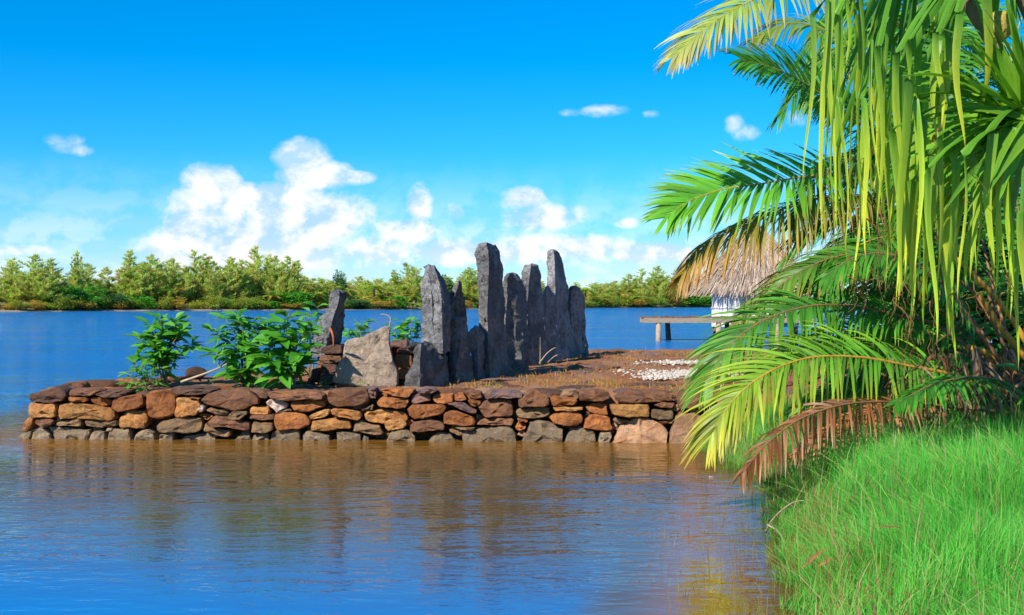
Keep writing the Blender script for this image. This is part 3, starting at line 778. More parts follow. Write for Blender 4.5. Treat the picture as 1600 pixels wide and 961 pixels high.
scatter_rocks('coral_rubble', 'white broken coral strewn over the brown court beside the palm', 'coral', coral_spots(1055, 584, 34, 2.8, 620) + coral_spots(1110, 581, 34, 3, 500) + coral_spots(1065, 566, 30, 1.3, 380) + coral_spots(1030, 589, 16, 1.3, 200), stone_mat('coral', L4(.66,.60,.52), L4(.52,.44,.36), L4(.70,.65,.58)), 2)
scatter_rocks('gravel', 'small loose pebbles scattered over the stone platform', 'gravel', [(lambda y: (R.uniform(float(plat_left(y)) + .3, 6), y, plat_z(y) - .03, R.uniform(.01, .035)))(R.uniform(18.1, 28)) for _ in range(900)], SM['pink'], 4)

# ------------------------------------------------------------------ blades: grass of any kind
def blades(name, label, cat, xyz, h, w, cols, mat, lean=.45, seg=3, tip=None, windx=0.0, coherent=False):
    n = len(xyz); a = NR.uniform(0, 2 * np.pi, n) if not coherent else np.sin(np.array(xyz)[:, 0] * 1.9) * 2.2 + np.cos(np.array(xyz)[:, 1] * 1.5 + np.array(xyz)[:, 0]) * 2.2 + NR.normal(0, 1.1, n)
    ld = np.stack([np.cos(a), np.sin(a)], 1) * (np.abs(NR.normal(0, 1, n)) * lean)[:, None]; ld[:, 0] += windx
    wa = NR.uniform(0, np.pi, n); wd = np.stack([np.cos(wa) , np.sin(wa) * .5], 1)
    V = np.zeros((n, seg * 2 + 1, 3)); C = np.zeros((n, seg * 2 + 1, 3))
    for k in range(seg + 1):
        t = k / seg
        c = np.array(xyz) + np.stack([ld[:, 0] * h * t * t, ld[:, 1] * h * t * t, h * t * (1 - .25 * t * np.clip(np.hypot(ld[:, 0], ld[:, 1]), 0, 1.6))], 1)
        ww = w * (1 - t) ** .7
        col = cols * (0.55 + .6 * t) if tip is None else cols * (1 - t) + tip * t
        if k < seg:
            V[:, 2 * k, :] = c; V[:, 2 * k + 1, :] = c
            V[:, 2 * k, :2] -= wd * ww[:, None]; V[:, 2 * k + 1, :2] += wd * ww[:, None]
            C[:, 2 * k] = col; C[:, 2 * k + 1] = col
        else: V[:, 2 * k] = c; C[:, 2 * k] = col
    m_ = seg * 2 + 1
    b = (np.arange(n) * m_)[:, None]
    quads = np.concatenate([b + np.array([[2 * k, 2 * k + 1, 2 * k + 3, 2 * k + 2]]) for k in range(seg - 1)], 0)
    tris = b + np.array([[2 * seg - 2, 2 * seg - 1, 2 * seg]])
    o = obj(name, mesh(name, V.reshape(-1, 3), quads.tolist() + tris.tolist(), mat, False, C.reshape(-1, 3)))
    return tag(o, label, cat, None, 'stuff')
def bank_points(n, smin, smax, ymax=17.2):
    pts = []
    while len(pts) < n:
        y = NR.uniform(3.2, ymax, 40000); x = NR.uniform(.5, 8.5, 40000)
        keep = (x < .46 * y + .4) & (NR.uniform(0, 1, 40000) < np.clip(7.0 / y, .3, 1.0) ** 1.2)
        x, y = x[keep], y[keep]; s = land_sd(x, y) + .12 * np.sin(x * 5 + y * 7)
        k = (s > smin) & (s < smax)
        pts += list(zip(x[k], y[k]))
    p = np.array(pts[:n]); return p, land_sd(p[:, 0], p[:, 1])
N = 105000
p, s_ = bank_points(N, -.16, 9)
xyz = np.stack([p[:, 0], p[:, 1], land_h(p[:, 0], p[:, 1]) - .02], 1)
pat = .5 + .5 * np.sin(p[:, 0] * 3.1 + 1.7 * np.sin(p[:, 1] * 2.3)) * np.sin(p[:, 1] * 2.7 + p[:, 0])
hh = NR.uniform(.18, .54, N) * np.clip(.45 + s_ * .8, .45, 1.0) * (.8 + .35 * pat)
mixr = np.clip(NR.uniform(0, 1, N) * .6 + pat * .4, 0, 1)[:, None]
gcol = (np.array([.05, .37, .04]) * (1 - mixr) + np.array([.19, .68, .085]) * mixr) * NR.uniform(.75, 1.25, (N, 1))
dry = NR.uniform(0, 1, N) < .06; gcol[dry] = [.40, .33, .12]
low = (NR.uniform(0, 1, N) < .5) & (s_ < .35); gcol[low & (NR.uniform(0, 1, N) < .35)] = [.42, .20, .07]
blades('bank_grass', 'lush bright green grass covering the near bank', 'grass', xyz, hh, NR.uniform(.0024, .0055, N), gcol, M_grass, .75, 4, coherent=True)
N4 = 5000
p, s_ = bank_points(N4, 0, 9)
xyz = np.stack([p[:, 0], p[:, 1], land_h(p[:, 0], p[:, 1])], 1); rr = NR.uniform(0, 1, (N4, 1))
c4 = np.where(rr < .35, np.array([[.46, .38, .16]]), np.where(rr < .5, np.array([[.34, .20, .09]]), np.array([[.24, .56, .08]])))
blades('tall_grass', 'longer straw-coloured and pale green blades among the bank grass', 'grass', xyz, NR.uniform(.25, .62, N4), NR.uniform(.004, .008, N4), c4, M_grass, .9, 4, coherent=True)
# thin grass standing in the shallows
N2 = 2600
p, s_ = bank_points(N2, -1.15, .05, 15.5)
keep = (NR.uniform(0, 1, N2) < np.exp(s_ * 1.5)) & (np.sin(p[:, 0] * 9.1) * np.sin(p[:, 1] * 7.3) > -.15); p = p[keep]; n2 = len(p)
c0 = np.tile(np.array([.38, .14, .05]), (n2, 1)); c1 = np.tile(np.array([.20, .42, .06]), (n2, 1))
blades('shallows_grass', 'sparse thin grass shoots rising out of the shallows', 'grass', np.stack([p[:, 0], p[:, 1], np.full(n2, -.03)], 1), NR.uniform(.08, .24, n2), NR.uniform(.002, .004, n2), c0, M_grass, .3, 3, c1)
# dry grass on the platform
pts = []
for (cx, cy, rx, ry, n) in [(745,600,22,3,260),(850,597,45,3,420),(905,592,40,3,380),(960,597,30,3,260),(1000,603,50,3,360),(930,572,50,5,380),(870,585,40,4,260),(1000,550,80,2.0,900),(960,558,40,3,500),(1060,552,50,3,400),(1090,600,30,4,200),(560,606,30,2,60),(800,590,18,2,130)]:
    for _ in range(n):
        q = plat(R.gauss(cx, rx), R.gauss(cy, ry))
        if q.y < 28.6 and q.y > 18.0: pts.append((q.x, q.y, plat_z(q.y) - .05))
n3 = len(pts); cc = np.where(NR.uniform(0, 1, (n3, 1)) < .75, np.array([[.50, .24, .06]]), np.array([[.30, .26, .06]])) * NR.uniform(.7, 1.2, (n3, 1))
sel = NR.uniform(0, 1, n3) < .55; pts = np.array(pts)[sel]; cc = cc[sel]; n3 = len(pts)
blades('dry_grass', 'low orange-tan dry grass growing in tufts on the court', 'grass', pts, NR.uniform(.03, .11, n3), NR.uniform(.004, .009, n3), cc, M_dry, .8, 3, cc * 1.15)

# ------------------------------------------------------------------ leafy shrubs
def leaf_mesh(name, mat, L=1.0, Wd=.42, bend=.25, fold=.18, seed=0):
    r = random.Random(seed); vs = []; fs = []
    prof = [(0, .03), (.18, .55), (.42, 1.0), (.68, .82), (.88, .38), (1.0, .0)]
    for (t, w) in prof:
        z = -bend * t * t; ww = w * Wd / 2 * (1 + r.uniform(-.08, .08))
        vs += [(t * L, -ww, z + fold * ww * 1.6), (t * L, 0, z), (t * L, ww, z + fold * ww * 1.6)]
    for i in range(len(prof) - 1):
        for k in range(2): a = i * 3 + k; fs.append((a, a + 1, a + 4, a + 3))
    return mesh(name, vs, fs, mat, True)
LEAF = [leaf_mesh('leaf', M_shrub, Wd=w, bend=b, fold=f, seed=i) for i, (w, b, f) in enumerate([(.42,.2,.2),(.46,.35,.15),(.38,.5,.3),(.5,.28,.22)])]
LEAF_Y = [leaf_mesh('leaf', M_shrub_l, Wd=w, bend=b, fold=f, seed=9 + i) for i, (w, b, f) in enumerate([(.34,.25,.2),(.38,.4,.2),(.3,.15,.3)])]
def basis(d, up):
    d = d.normalized(); s = up.cross(d)
    if s.length < 1e-3: s = Vector((0, 1, 0)).cross(d)
    s.normalize(); u = d.cross(s)
    return Matrix((d, s, u)).transposed().to_4x4()
def shrub(label, base, stems, n_leaf, leaf_len, variants, name='leafy_shrub', cat='shrub', group=None, stem_r=.012, top_bias=.35):
    root = empty(name, base, label, cat, group)
    mbs = MB(); paths = []
    for (tx, ty, tz) in stems:
        tip = base + Vector((tx, ty, tz)); mid = base.lerp(tip, .5) + Vector((R.uniform(-.05, .05) - tx * .15, R.uniform(-.05, .05), tz * .12))
        pth = catmull([base + Vector((R.uniform(-.06, .06), R.uniform(-.05, .05), -.05)), mid, tip], 9); paths.append(pth)
        mbs.tube(pth, [stem_r * (1 - .65 * i / 8) for i in range(9)], 5)
    mbs.build('stem', M_stem, root, True)
    inv = Matrix.Translation(-base)
    for i in range(n_leaf):
        pth = paths[i % len(paths)]; t = R.random() ** top_bias if R.random() < .8 else R.uniform(.1, 1); t = min(t, 1)
        t = .08 + .92 * t
        k = min(int(t * 8), 7); c = pth[k].lerp(pth[k + 1], t * 8 - k)
        ax = (pth[-1] - pth[0]).normalized()
        a = R.uniform(0, 6.283); out = Vector((math.cos(a), math.sin(a), 0))
        d = (out + ax * R.uniform(-.15, .75) + Vector((0, 0, R.uniform(-.35, .35) + (.35 if t > .95 else 0)))).normalized()
        s = leaf_len * R.uniform(.5, 1.35) * (1 if t < .9 else .85)
        o = bpy.data.objects.new('leaf', R.choice(variants)); COL.objects.link(o)
        M4 = Matrix.Translation(c + d * R.uniform(.01, .05)) @ basis(d, (Vector((0, 0, 1)) + Vector((R.uniform(-.4, .4), R.uniform(-.7, .2), 0))).normalized()) @ Matrix.Diagonal((s, s, s, 1))
        o.parent = root; o.matrix_parent_inverse = inv; o.matrix_basis = M4
    return root
def stems_for(w0, w1, h0, h1, n, dep=.35):
    return [(R.uniform(w0, w1), R.uniform(-dep, dep), R.uniform(h0, h1)) for _ in range(n)]
b = plat(258, 600)
shrub('upright dark green shrub standing alone at the left end of the platform', b, [(-.42,0,.72),(-.25,.1,.9),(-.05,-.1,1.02),(.12,.1,1.0),(.28,-.1,.82),(.38,.1,.62),(-.15,-.2,.62),(.1,-.2,.5),(.0,.1,.75),(-.4,-.1,.45)], 290, .25, LEAF)
b = plat(228, 607)
shrub('small light green plant at the foot of the left shrub', b, [(-.28,0,.22),(-.12,-.1,.36),(.05,0,.42),(.2,.05,.28),(.0,-.1,.2),(-.3,-.05,.08),(.22,-.1,.1)], 95, .17, LEAF_Y, 'leafy_plant', 'plant', top_bias=.5)
b = plat(385, 602)
shrub('broad leafy shrub behind the dry branch, left of the big-leaved shrub', b, [(-.55,0,.85),(-.35,.1,1.02),(-.12,-.1,1.08),(.12,.1,1.05),(.3,.1,.9),(-.45,-.1,.5),(-.1,-.2,.6),(.15,-.2,.6),(.3,-.1,.5),(0,-.2,.3),(-.2,-.25,.2)], 298, .27, LEAF)
b = plat(448, 605)
shrub('big-leaved green shrub spilling over the wall beside the leaning stone', b, [(-.35,0,.75),(-.12,.1,.95),(.05,-.1,1.12),(.25,.1,.8),(.42,0,.95),(-.25,-.15,.45),(.05,-.2,.45),(.3,-.2,.55),(-.1,-.1,.3),(.15,-.1,.3)], 190, .34, LEAF)
b = plat(484, 586)
shrub('slender leafy shoot against the leaning grey stone', b, [(-.15,0,.75),(.0,.1,1.08),(.12,.1,1.15),(.05,0,.85)], 46, .26, LEAF)
b = plat(556, 580); b.z = .7
shrub('low leafy bush seen between the leaning stone and the slab', b, [(-.15,0,.8),(.0,.1,.95),(.15,0,.98),(.25,.1,.8),(.05,-.1,.7)], 95, .2, LEAF)
b = plat(632, 580); b.z = .7
shrub('low leafy bush showing between the slab and the pronged stone', b, [(-.22,0,.85),(-.05,.1,1.0),(.12,0,.98),(.25,.1,.85),(.0,-.1,.75)], 105, .2, LEAF)
for (px, py, lb) in [(771, 605, 'tiny bright green weed by the wall top below the tallest stone'), (1052, 613, 'tiny green weed on the wall top nearest the palm fronds'), (508, 603, 'small green seedling left of the pale slab'), (562, 603, 'thin green seedling right before the pale slab'), (849, 571, 'yellow-green weed at the foot of the dark stones')]:
    b = plat(px, py); b.z -= .03
    shrub(lb, b, [(-.06,0,.05),(.06,0,.06),(0,.02,.09)], 12, .075, LEAF_Y, 'weed', 'weed', 'weeds on the platform', .004)

# dry branches and stalks
def stick(name, label, cat, pts, r, mat, group=None):
    m_ = MB(); q = catmull(pts, 18); m_.tube(q, [r * (1 - .6 * i / 17) for i in range(18)], 5)
    base = pts[0].copy(); return tag(m_.build(name, mat, None, True, base), label, cat, group)
stick('dry_branch', 'pale dry branch lying beneath the broad shrub', 'branch', [P(283, 597, 18.6), P(320, 584, 18.5), P(342, 575, 18.5), P(365, 563, 18.5)], .022, M_twig)
stick('dry_branch', 'thin forked twig rising from the dry branch', 'branch', [P(340, 578, 18.5), P(345, 556, 18.5), P(353, 535, 18.5)], .012, M_twig)
stick('root', 'curved orange root hanging on the leaning stone', 'root', [P(516, 514, 19.62), P(519, 520, 19.5), P(521, 530, 19.45), P(521, 542, 19.45)], .025, simple_mat('root_red', L4(.42,.14,.06), L4(.36,.12,.05)))
stick('dry_stalk', 'thin dry stalk standing before the round-topped dark stone', 'stalk', [plat(825, 572), P(823, 550, 22.9), P(822, 530, 22.9)], .012, M_twig)
stick('dry_stalk', 'thin dry stalk standing before the pale-shouldered stone', 'stalk', [plat(844, 570), P(844, 548, 23.1), P(844, 527, 23.1)], .010, M_twig)
stick('dry_stalk', 'dry grass stalk arching low over the court by the dark stones', 'stalk', [plat(855, 567), P(868, 556, 23.4), P(882, 554, 23.4), P(896, 563, 23.4)], .012, M_twig)
stick('dry_stalk', 'dry grass stalk arching up toward the far end of the row', 'stalk', [plat(842, 568), P(855, 552, 23.4), P(866, 544, 23.4), P(878, 540, 23.4)], .012, M_twig)
stick('dry_stalk', 'pale curled stalk above the bush behind the slab', 'stalk', [P(607, 515, 20.8), P(610, 497, 20.8), P(600, 491, 20.8), P(594, 492, 20.8)], .012, M_twig)

# ------------------------------------------------------------------ palm fronds
def mixc(a, b, t): return tuple(a[i] * (1 - t) + b[i] * t for i in range(3))
G_MID = (.085,.33,.026); G_LT = (.20,.42,.03); G_YEL = (.58,.50,.04); G_OR = (.42,.19,.04); G_BR = (.26,.10,.045); G_DK = (.045,.19,.022); G_TAN = (.48,.33,.19)
M_rachis = {k: simple_mat('rachis_' + k, c, d, 12, rough=.5, spec=.35) for k, c, d in (('yellow', L4(.55,.30,.04), L4(.48,.22,.03)), ('green', L4(.30,.32,.05), L4(.38,.28,.05)), ('brown', L4(.30,.13,.05), L4(.20,.10,.05)))}
def frond(parent, pts, L, n, cols, N=(-.15,-.55,.8), droop=.55, indiv=False, w=.017, rach='yellow', r0=.022, start=.2, label=None, lift=.2, asym=(1, 1), ragged=.12, fwd=(25, 62), bias=0.0, twj=.35):
    """cols = (base, middle, tip) pigment of one leaflet; bias moves the colour towards the tip tone at the frond's end"""
    p3 = [P(*q) for q in pts] if not isinstance(pts[0], Vector) else pts
    c = catmull(p3, 60)
    m_ = MB(); m_.tube(c, [r0 * (1 - .86 * (i / 59) ** .8) for i in range(60)], 6)
    fo = m_.build('frond', M_rachis[rach], parent, True)
    if label: fo['label'] = label
    N = Vector(N).normalized()
    allm = MB()
    for side in (-1, 1):
        for i in range(n):
            t = start + (1 - start) * (i + R.uniform(.2, .8)) / n
            k = min(int(t * 59), 58); o_ = c[k].lerp(c[k + 1], t * 59 - k)
            T = (c[min(k + 2, 59)] - c[max(k - 1, 0)]).normalized()
            nn = (N - T * N.dot(T)).normalized(); S = T.cross(nn).normalized()
            u = (t - start) / (1 - start)
            ln = L * asym[0 if side < 0 else 1] * (.55 + .45 * math.sin(min(1, u / .4) * math.pi / 2)) * (1 - .58 * max(0, (u - .45) / .55) ** 1.4) * R.uniform(1 - ragged, 1 + ragged * .5)
            a = math.radians(fwd[0] + (fwd[1] - fwd[0]) * u ** 1.3 + R.gauss(0, 5))
            d = (S * side * math.cos(a) + T * math.sin(a) + nn * (lift + R.gauss(0, .06))).normalized()
            g = droop * R.uniform(.75, 1.25); K = 6
            pp = o_.copy(); vs = []; cs = []; br = R.uniform(.7, 1.25)
            tw = R.gauss(0, twj); burnt = R.random() < .4; ce = min(1, max(0, bias * (u - .35) * 1.8 + R.gauss(0, .08)))
            for q in range(K + 1):
                x = q / K
                dd = (d + Vector((0, 0, -1)) * g * x * 1.7).normalized()
                if q: pp = pp + dd * (ln / K)
                Wv = T - dd * T.dot(dd); Wv = (Wv.normalized() + nn * tw).normalized()
                ww = w * (.55 + .45 * min(1, x / .2)) * (1 - max(0, (x - .3) / .7) ** 1.6 * .93) * (1.0 if ln > .25 * L else .7)
                vs += [pp - Wv * ww, pp + Wv * ww]
                cc = mixc(cols[0], cols[1], min(1, x / .6)) if x < .6 else mixc(cols[1], cols[2], (x - .6) / .4)
                cc = mixc(cc, cols[2], ce * (.35 + .65 * x)); cc = tuple(v * br for v in (G_TAN if burnt and x > .9 else cc))
                cs += [cc, cc]
            fs = [(2 * q, 2 * q + 1, 2 * q + 3, 2 * q + 2) for q in range(K)]
            if indiv: obj('leaflet', mesh('leaflet', vs, fs, M_frond, True, cs), fo)
            else: allm.add(vs, fs, cs)
    if not indiv: tag(allm.build('leaflets', M_frond, fo, True), kind='stuff')
    return fo
hubA = P(1612, 640, 12.9); hubA.z = .55
palmA = empty('coconut_palm', hubA, 'low coconut palm whose fronds arch over the water above the grass', 'palm')
def tail(pts, hub): return [hub + Vector((R.uniform(-.15, .1), R.uniform(-.1, .1), R.uniform(.1, .3)))] + [P(*q) for q in pts]
frond(palmA, tail([(1500,592,12.4),(1420,572,12.2),(1340,558,12.0),(1260,560,11.8),(1190,588,11.6),(1140,632,11.5),(1110,684,11.5)], hubA), .96, 84, (G_MID, G_LT, G_YEL), (-.12,-.62,.78), .55, True, .0175, 'yellow', .026, .17, 'lowest green frond with a yellow midrib and yellowing tip', bias=1.0, asym=(.85, 1))
frond(palmA, tail([(1480,518,13.0),(1400,492,12.9),(1320,477,12.8),(1250,481,12.6),(1180,508,12.4),(1130,552,12.3),(1098,605,12.3)], hubA), .86, 88, (G_DK, G_MID, G_LT), (-.1,-.60,.80), .5, False, .017, 'brown', .024, .2, bias=.5, asym=(.8, 1.0))
frond(palmA, tail([(1470,634,12.2),(1400,628,11.7),(1320,632,11.3),(1250,655,11.1),(1195,697,10.9),(1158,742,10.8)], hubA), .52, 64, ((.20,.075,.025), (.33,.125,.04), (.52,.36,.20)), (-.1,-.62,.78), .75, True, .0125, 'brown', .020, .25, 'withered brown frond drooping into the water', lift=0, ragged=.45, twj=.8)
frond(palmA, tail([(1520,500,13.8),(1430,430,13.8),(1340,405,13.7),(1260,420,13.6),(1200,455,13.5),(1160,500,13.5)], hubA), .75, 60, (G_DK, G_MID, G_OR), (-.1,-.4,.9), .6, False, .016, 'brown', .024, .25, bias=.6)
frond(palmA, tail([(1510,545,13.3),(1420,515,13.3),(1330,515,13.2),(1240,540,13.1),(1170,585,13.0)], hubA), .7, 56, (G_MID, G_LT, G_YEL), (-.1,-.55,.85), .6, False, .017, 'green', .022, .25, bias=.4)
frond(palmA, tail([(1540,430,14.2),(1470,340,14.4),(1400,310,14.5),(1320,320,14.6),(1240,370,14.6)], hubA), .8, 60, (G_DK, G_DK, G_MID), (-.2,-.3,.9), .7, False, .018, 'brown', .024, .25)
for (pts, L_) in [([(1560,480,13.6),(1520,330,14.2),(1460,240,14.8),(1390,210,15.3),(1320,240,15.6)], .85), ([(1600,470,13.8),(1590,320,14.4),(1560,210,15),(1500,150,15.6)], .85), ([(1640,500,13.6),(1680,360,14.2),(1700,260,15),(1690,200,16)], .85),
                  ([(1560,560,13.8),(1480,480,14.4),(1400,450,15),(1320,455,15.5),(1260,480,15.8)], .8), ([(1680,560,13.2),(1760,500,13.4),(1850,480,13.6),(1930,520,13.8)], .8), ([(1560,590,13.9),(1470,560,14.8),(1390,550,15.6),(1310,565,16.2)], .75),
                  ([(1580,540,14.2),(1540,450,15),(1490,400,15.8),(1430,390,16.5)], .85), ([(1530,520,12.6),(1470,440,12.5),(1400,400,12.5),(1340,400,12.4),(1290,430,12.3)], .6),
                  ([(1570,600,12.2),(1520,590,11.6),(1460,600,11.1),(1400,630,10.8)], .5)]:
    frond(palmA, tail(pts, hubA), L_, 54, (G_DK, G_MID, G_MID), (-.15,-.35,.9), .75, False, .019, 'brown', .024, .22)
for (pts, L_, cs_) in [([(1530,470,13.4),(1460,420,13.3),(1390,395,13.2),(1310,400,13.1),(1240,430,13.0),(1195,470,13.0)], .7, (G_DK, G_MID, G_OR)), ([(1540,450,13.9),(1470,380,13.9),(1400,360,13.9),(1330,375,13.8),(1270,420,13.8)], .7, (G_DK, G_MID, (.2,.25,.03))), ([(1520,540,13.9),(1450,470,14.2),(1370,440,14.4),(1290,445,14.6),(1220,470,14.8)], .75, (G_DK, G_MID, G_MID)), ([(1540,570,13.0),(1470,545,13.2),(1390,530,13.4),(1300,535,13.5),(1220,560,13.6)], .7, (G_DK, G_MID, G_LT)), ([(1560,600,13.3),(1480,585,13.6),(1400,585,13.8),(1320,600,14.0),(1250,630,14.2)], .65, (G_DK, G_MID, G_LT))]:
    frond(palmA, tail(pts, hubA), L_, 64, cs_, (-.12,-.5,.85), .65, False, .019, 'brown', .022, .2, bias=.4)
frond(palmA, tail([(1500,640,12.6),(1430,636,12.2),(1350,648,11.9),(1290,675,11.7),(1240,712,11.6)], hubA), .42, 56, ((.34,.13,.05), (.48,.22,.08), (.62,.44,.28)), (-.1,-.6,.8), .8, False, .011, 'brown', .016, .25, ragged=.5, twj=.9)
# dead skirt of the low palm
sk = MB()
for _ in range(330):
    px = R.uniform(1390, 1640); D = R.uniform(12.2, 13.6); p0 = P(px, R.uniform(540, 640), D)
    d = Vector((R.gauss(0, .5), R.gauss(-.1, .35), R.uniform(-1.2, -.15))).normalized(); ln = R.uniform(.2, .65); ww = R.uniform(.006, .018)
    Wv = d.cross(Vector((R.gauss(0, .4), 1, 0))).normalized(); cc = R.choice([G_BR, G_TAN, (.20,.09,.045), (.13,.07,.04), (.34,.20,.10)])
    vs = []; pp = p0.copy()
    for q in range(5):
        if q: pp = pp + d * ln / 4; d = (d + Vector((R.gauss(0, .15), 0, -.2))).normalized()
        f_ = ww * (1 - (q / 4) ** 2 * .8); vs += [pp - Wv * f_, pp + Wv * f_]
    sk.add(vs, [(2 * q, 2 * q + 1, 2 * q + 3, 2 * q + 2) for q in range(4)], [cc] * 10)
tag(sk.build('dead_skirt', M_frond, palmA, True), kind='stuff')
# trunk and old leaf bases
tk = MB(); tk.tube([hubA + Vector((0, 0, -.25)), hubA + Vector((0, .05, .15)), hubA + Vector((-.05, .05, .5))], [.26, .22, .14], 12); tk.build('trunk', M_bark, palmA, True)
for (q, r_) in [([(1625,610),(1560,560),(1518,543)], .05), ([(1640,600),(1570,520),(1530,460)], .045), ([(1535,655),(1530,600),(1524,545)], .07), ([(1620,560),(1560,470),(1490,400)], .035), ([(1640,640),(1580,615),(1500,590)], .04)]:
    m_ = MB(); c = catmull([P(x, y, 12.7) for x, y in q], 14); m_.tube(c, [r_ * (1 - .4 * i / 13) for i in range(14)], 8)
    m_.build('leaf_base', M_rachis['yellow' if r_ < .06 else 'brown'] if r_ < .06 else M_bark, palmA, True)

hubB = P(1470, 430, 15.2)
palmB = empty('coconut_palm', Vector((hubB.x + .2, hubB.y, .5)), 'taller coconut palm behind, its fronds spreading left above the thatched hut', 'palm')
def tailB(pts): return [hubB + Vector((R.uniform(-.1, .1), R.uniform(-.1, .1), R.uniform(0, .2)))] + [P(*q) for q in pts]
tk = MB(); tk.tube(catmull([Vector((hubB.x + .2, hubB.y, .2)), Vector((hubB.x + .3, hubB.y, 1.3)), hubB], 12), [.17 - .004 * i for i in range(12)], 10); tk.build('trunk', M_bark, palmB, True)
frond(palmB, tailB([(1400,300,14.7),(1330,272,14.2),(1260,276,13.9),(1190,287,13.7),(1125,297,13.6),(1075,315,13.5),(1042,338,13.4)]), .88, 66, ((.10,.38,.03), (.15,.44,.03), (.24,.48,.04)), (-.1,-.72,.68), .22, True, .025, 'yellow', .022, .25, 'bright green frond reaching furthest left against the sky', asym=(1.0, .9))
frond(palmB, tailB([(1400,330,14.3),(1330,305,14.0),(1250,318,13.8),(1180,345,13.6),(1110,380,13.5),(1068,425,13.5)]), .90, 84, ((.09,.22,.02), (.36,.33,.05), (.52,.24,.05)), (-.1,-.4,.9), 1.0, False, .017, 'brown', .020, .22, bias=1.3, label='drooping frond turning orange-brown in front of the thatch')
frond(palmB, tailB([(1410,250,15),(1340,190,14.7),(1290,152,14.5),(1225,112,14.2),(1158,93,14.0)]), .82, 76, (G_DK, G_MID, (.08,.26,.03)), (.2,-.75,.6), .35, False, .021, 'green', .020, .25)
frond(palmB, tailB([(1440,120,14.5),(1390,20,14),(1320,-35,13.6),(1240,-25,13.2),(1160,8,12.9),(1100,45,12.7),(1055,85,12.6)]), .80, 84, (G_LT, (.36,.46,.07), (.58,.50,.20)), (-.1,-.5,.85), .55, False, .019, 'yellow', .022, .3, bias=.9)
frond(palmB, tailB([(1430,260,14.8),(1370,130,14.7),(1310,60,14.6),(1240,35,14.5),(1180,60,14.4)]), .7, 56, (G_MID, G_LT, G_OR), (-.1,-.5,.85), .6, False, .016, 'yellow', .020, .25, bias=.5)
frond(palmB, tailB([(1420,330,14.6),(1360,260,14.4),(1310,250,14.3),(1265,290,14.2),(1235,350,14.2)]), .75, 54, ((.08,.2,.02), (.26,.30,.04), (.40,.33,.06)), (-.3,-.5,.8), 1.1, False, .015, 'brown', .018, .22)
for k in range(11):
    ex = 1295 + k * 30 + R.uniform(-15, 15); ey = R.uniform(-40, 300); Db = R.uniform(15.6, 17.6)
    frond(palmB, tailB([(1470 + (ex - 1470) * .3, 300 + (ey - 300) * .6, Db - .6), (1470 + (ex - 1470) * .65, ey - 40, Db - .2), (ex, ey - 20, Db), (ex + (-60 if ex < 1480 else 50), ey + 60, Db + .2)]), .9, 60, (G_DK, G_MID, G_LT), (-.1,-.5,.85), .9, False, .022, 'green', .022, .2)
for (pts) in [[(1470,250,15.4),(1450,90,15.6),(1420,-30,15.8),(1380,-90,16)], [(1510,280,15.6),(1560,140,16),(1600,20,16.4),(1640,-40,16.8)], [(1530,350,15.6),(1620,280,15.8),(1700,260,16),(1780,290,16.2)],
              [(1430,380,15.6),(1360,340,16.2),(1290,350,16.8),(1230,400,17.2)], [(1440,300,16),(1380,200,16.8),(1320,150,17.5),(1260,160,18)], [(1500,330,14.6),(1480,260,13.8),(1440,250,13.0),(1400,290,12.4)],
              [(1460,400,14.5),(1410,370,13.9),(1350,380,13.4),(1300,420,13.1),(1270,470,12.9)]]:
    frond(palmB, tailB(pts), .8, 56, (G_DK, G_MID, G_MID), (-.15,-.4,.9), .7, False, .019, 'green', .022, .22)

# ------------------------------------------------------------------ pandanus: strap leaves that fold and hang
hubs = [P(1606, 188, 9.9), P(1560, -90, 10.6), P(1440, -110, 10.9), P(1700, 20, 10.2), P(1650, 330, 11.2)]
pbase = Vector((P(1760, 640, 11.0).x, 11.2, .5))
pand = empty('pandanus_tree', pbase, 'pandanus tree with long strap leaves folded and hanging at the right edge', 'tree')
tk = MB(); fork = P(1760, 420, 11.0)
tk.tube(catmull([pbase + Vector((0, 0, -.2)), pbase.lerp(fork, .5) + Vector((.08, 0, 0)), fork], 12), [.12 - .002 * i for i in range(12)], 10); tk.build('trunk', M_bark, pand, True)
for h in hubs:
    m_ = MB(); c = catmull([fork, fork.lerp(h, .5) + Vector((.15, .1, -.1)), h], 10); m_.tube(c, [.085 - .003 * i for i in range(10)], 8); m_.build('branch', M_bark, pand, True)
for k in range(6):
    a = k * 1.05; m_ = MB(); m_.tube(catmull([pbase + Vector((0, 0, .55)), pbase + Vector((.2 * math.cos(a), .2 * math.sin(a), .35)), pbase + Vector((.42 * math.cos(a), .42 * math.sin(a), -.15))], 8), .022, 6); m_.build('prop_root', M_bark, pand, True)
PG = (.06,.24,.022); PM = (.13,.34,.028); PY = (.50,.72,.04); PYY = (.78,.76,.05); PB = (.30,.13,.05)
def strap(path, w, cols, twist, nameit='leaf', fold_i=None):
    """V-folded strap: path = points, cols per point, twist = angle per point of the width vector"""
    vs = []; cs = []; n = len(path)
    for i, p in enumerate(path):
        T = (path[min(i + 1, n - 1)] - path[max(i - 1, 0)]).normalized()
        ref = Vector((0, 0, 1)) if abs(T.z) < .8 else Vector((0, 1, 0))
        S = T.cross(ref).normalized(); U = S.cross(T).normalized()
        a = twist[i]; Sx = S * math.cos(a) + U * math.sin(a); Ux = U * math.cos(a) - S * math.sin(a)
        ww = w[i]
        vs += [p - Sx * ww + Ux * ww * .34, p, p + Sx * ww + Ux * ww * .34]; cs += [cols[i], tuple(v * .86 for v in cols[i]), tuple(v * 1.08 for v in cols[i])]
    fs = []
    for i in range(n - 1):
        for k in range(2): a = i * 3 + k; fs.append((a, a + 1, a + 4, a + 3))
    return obj(nameit, mesh(nameit, vs, fs, M_pand, True, cs), pand)
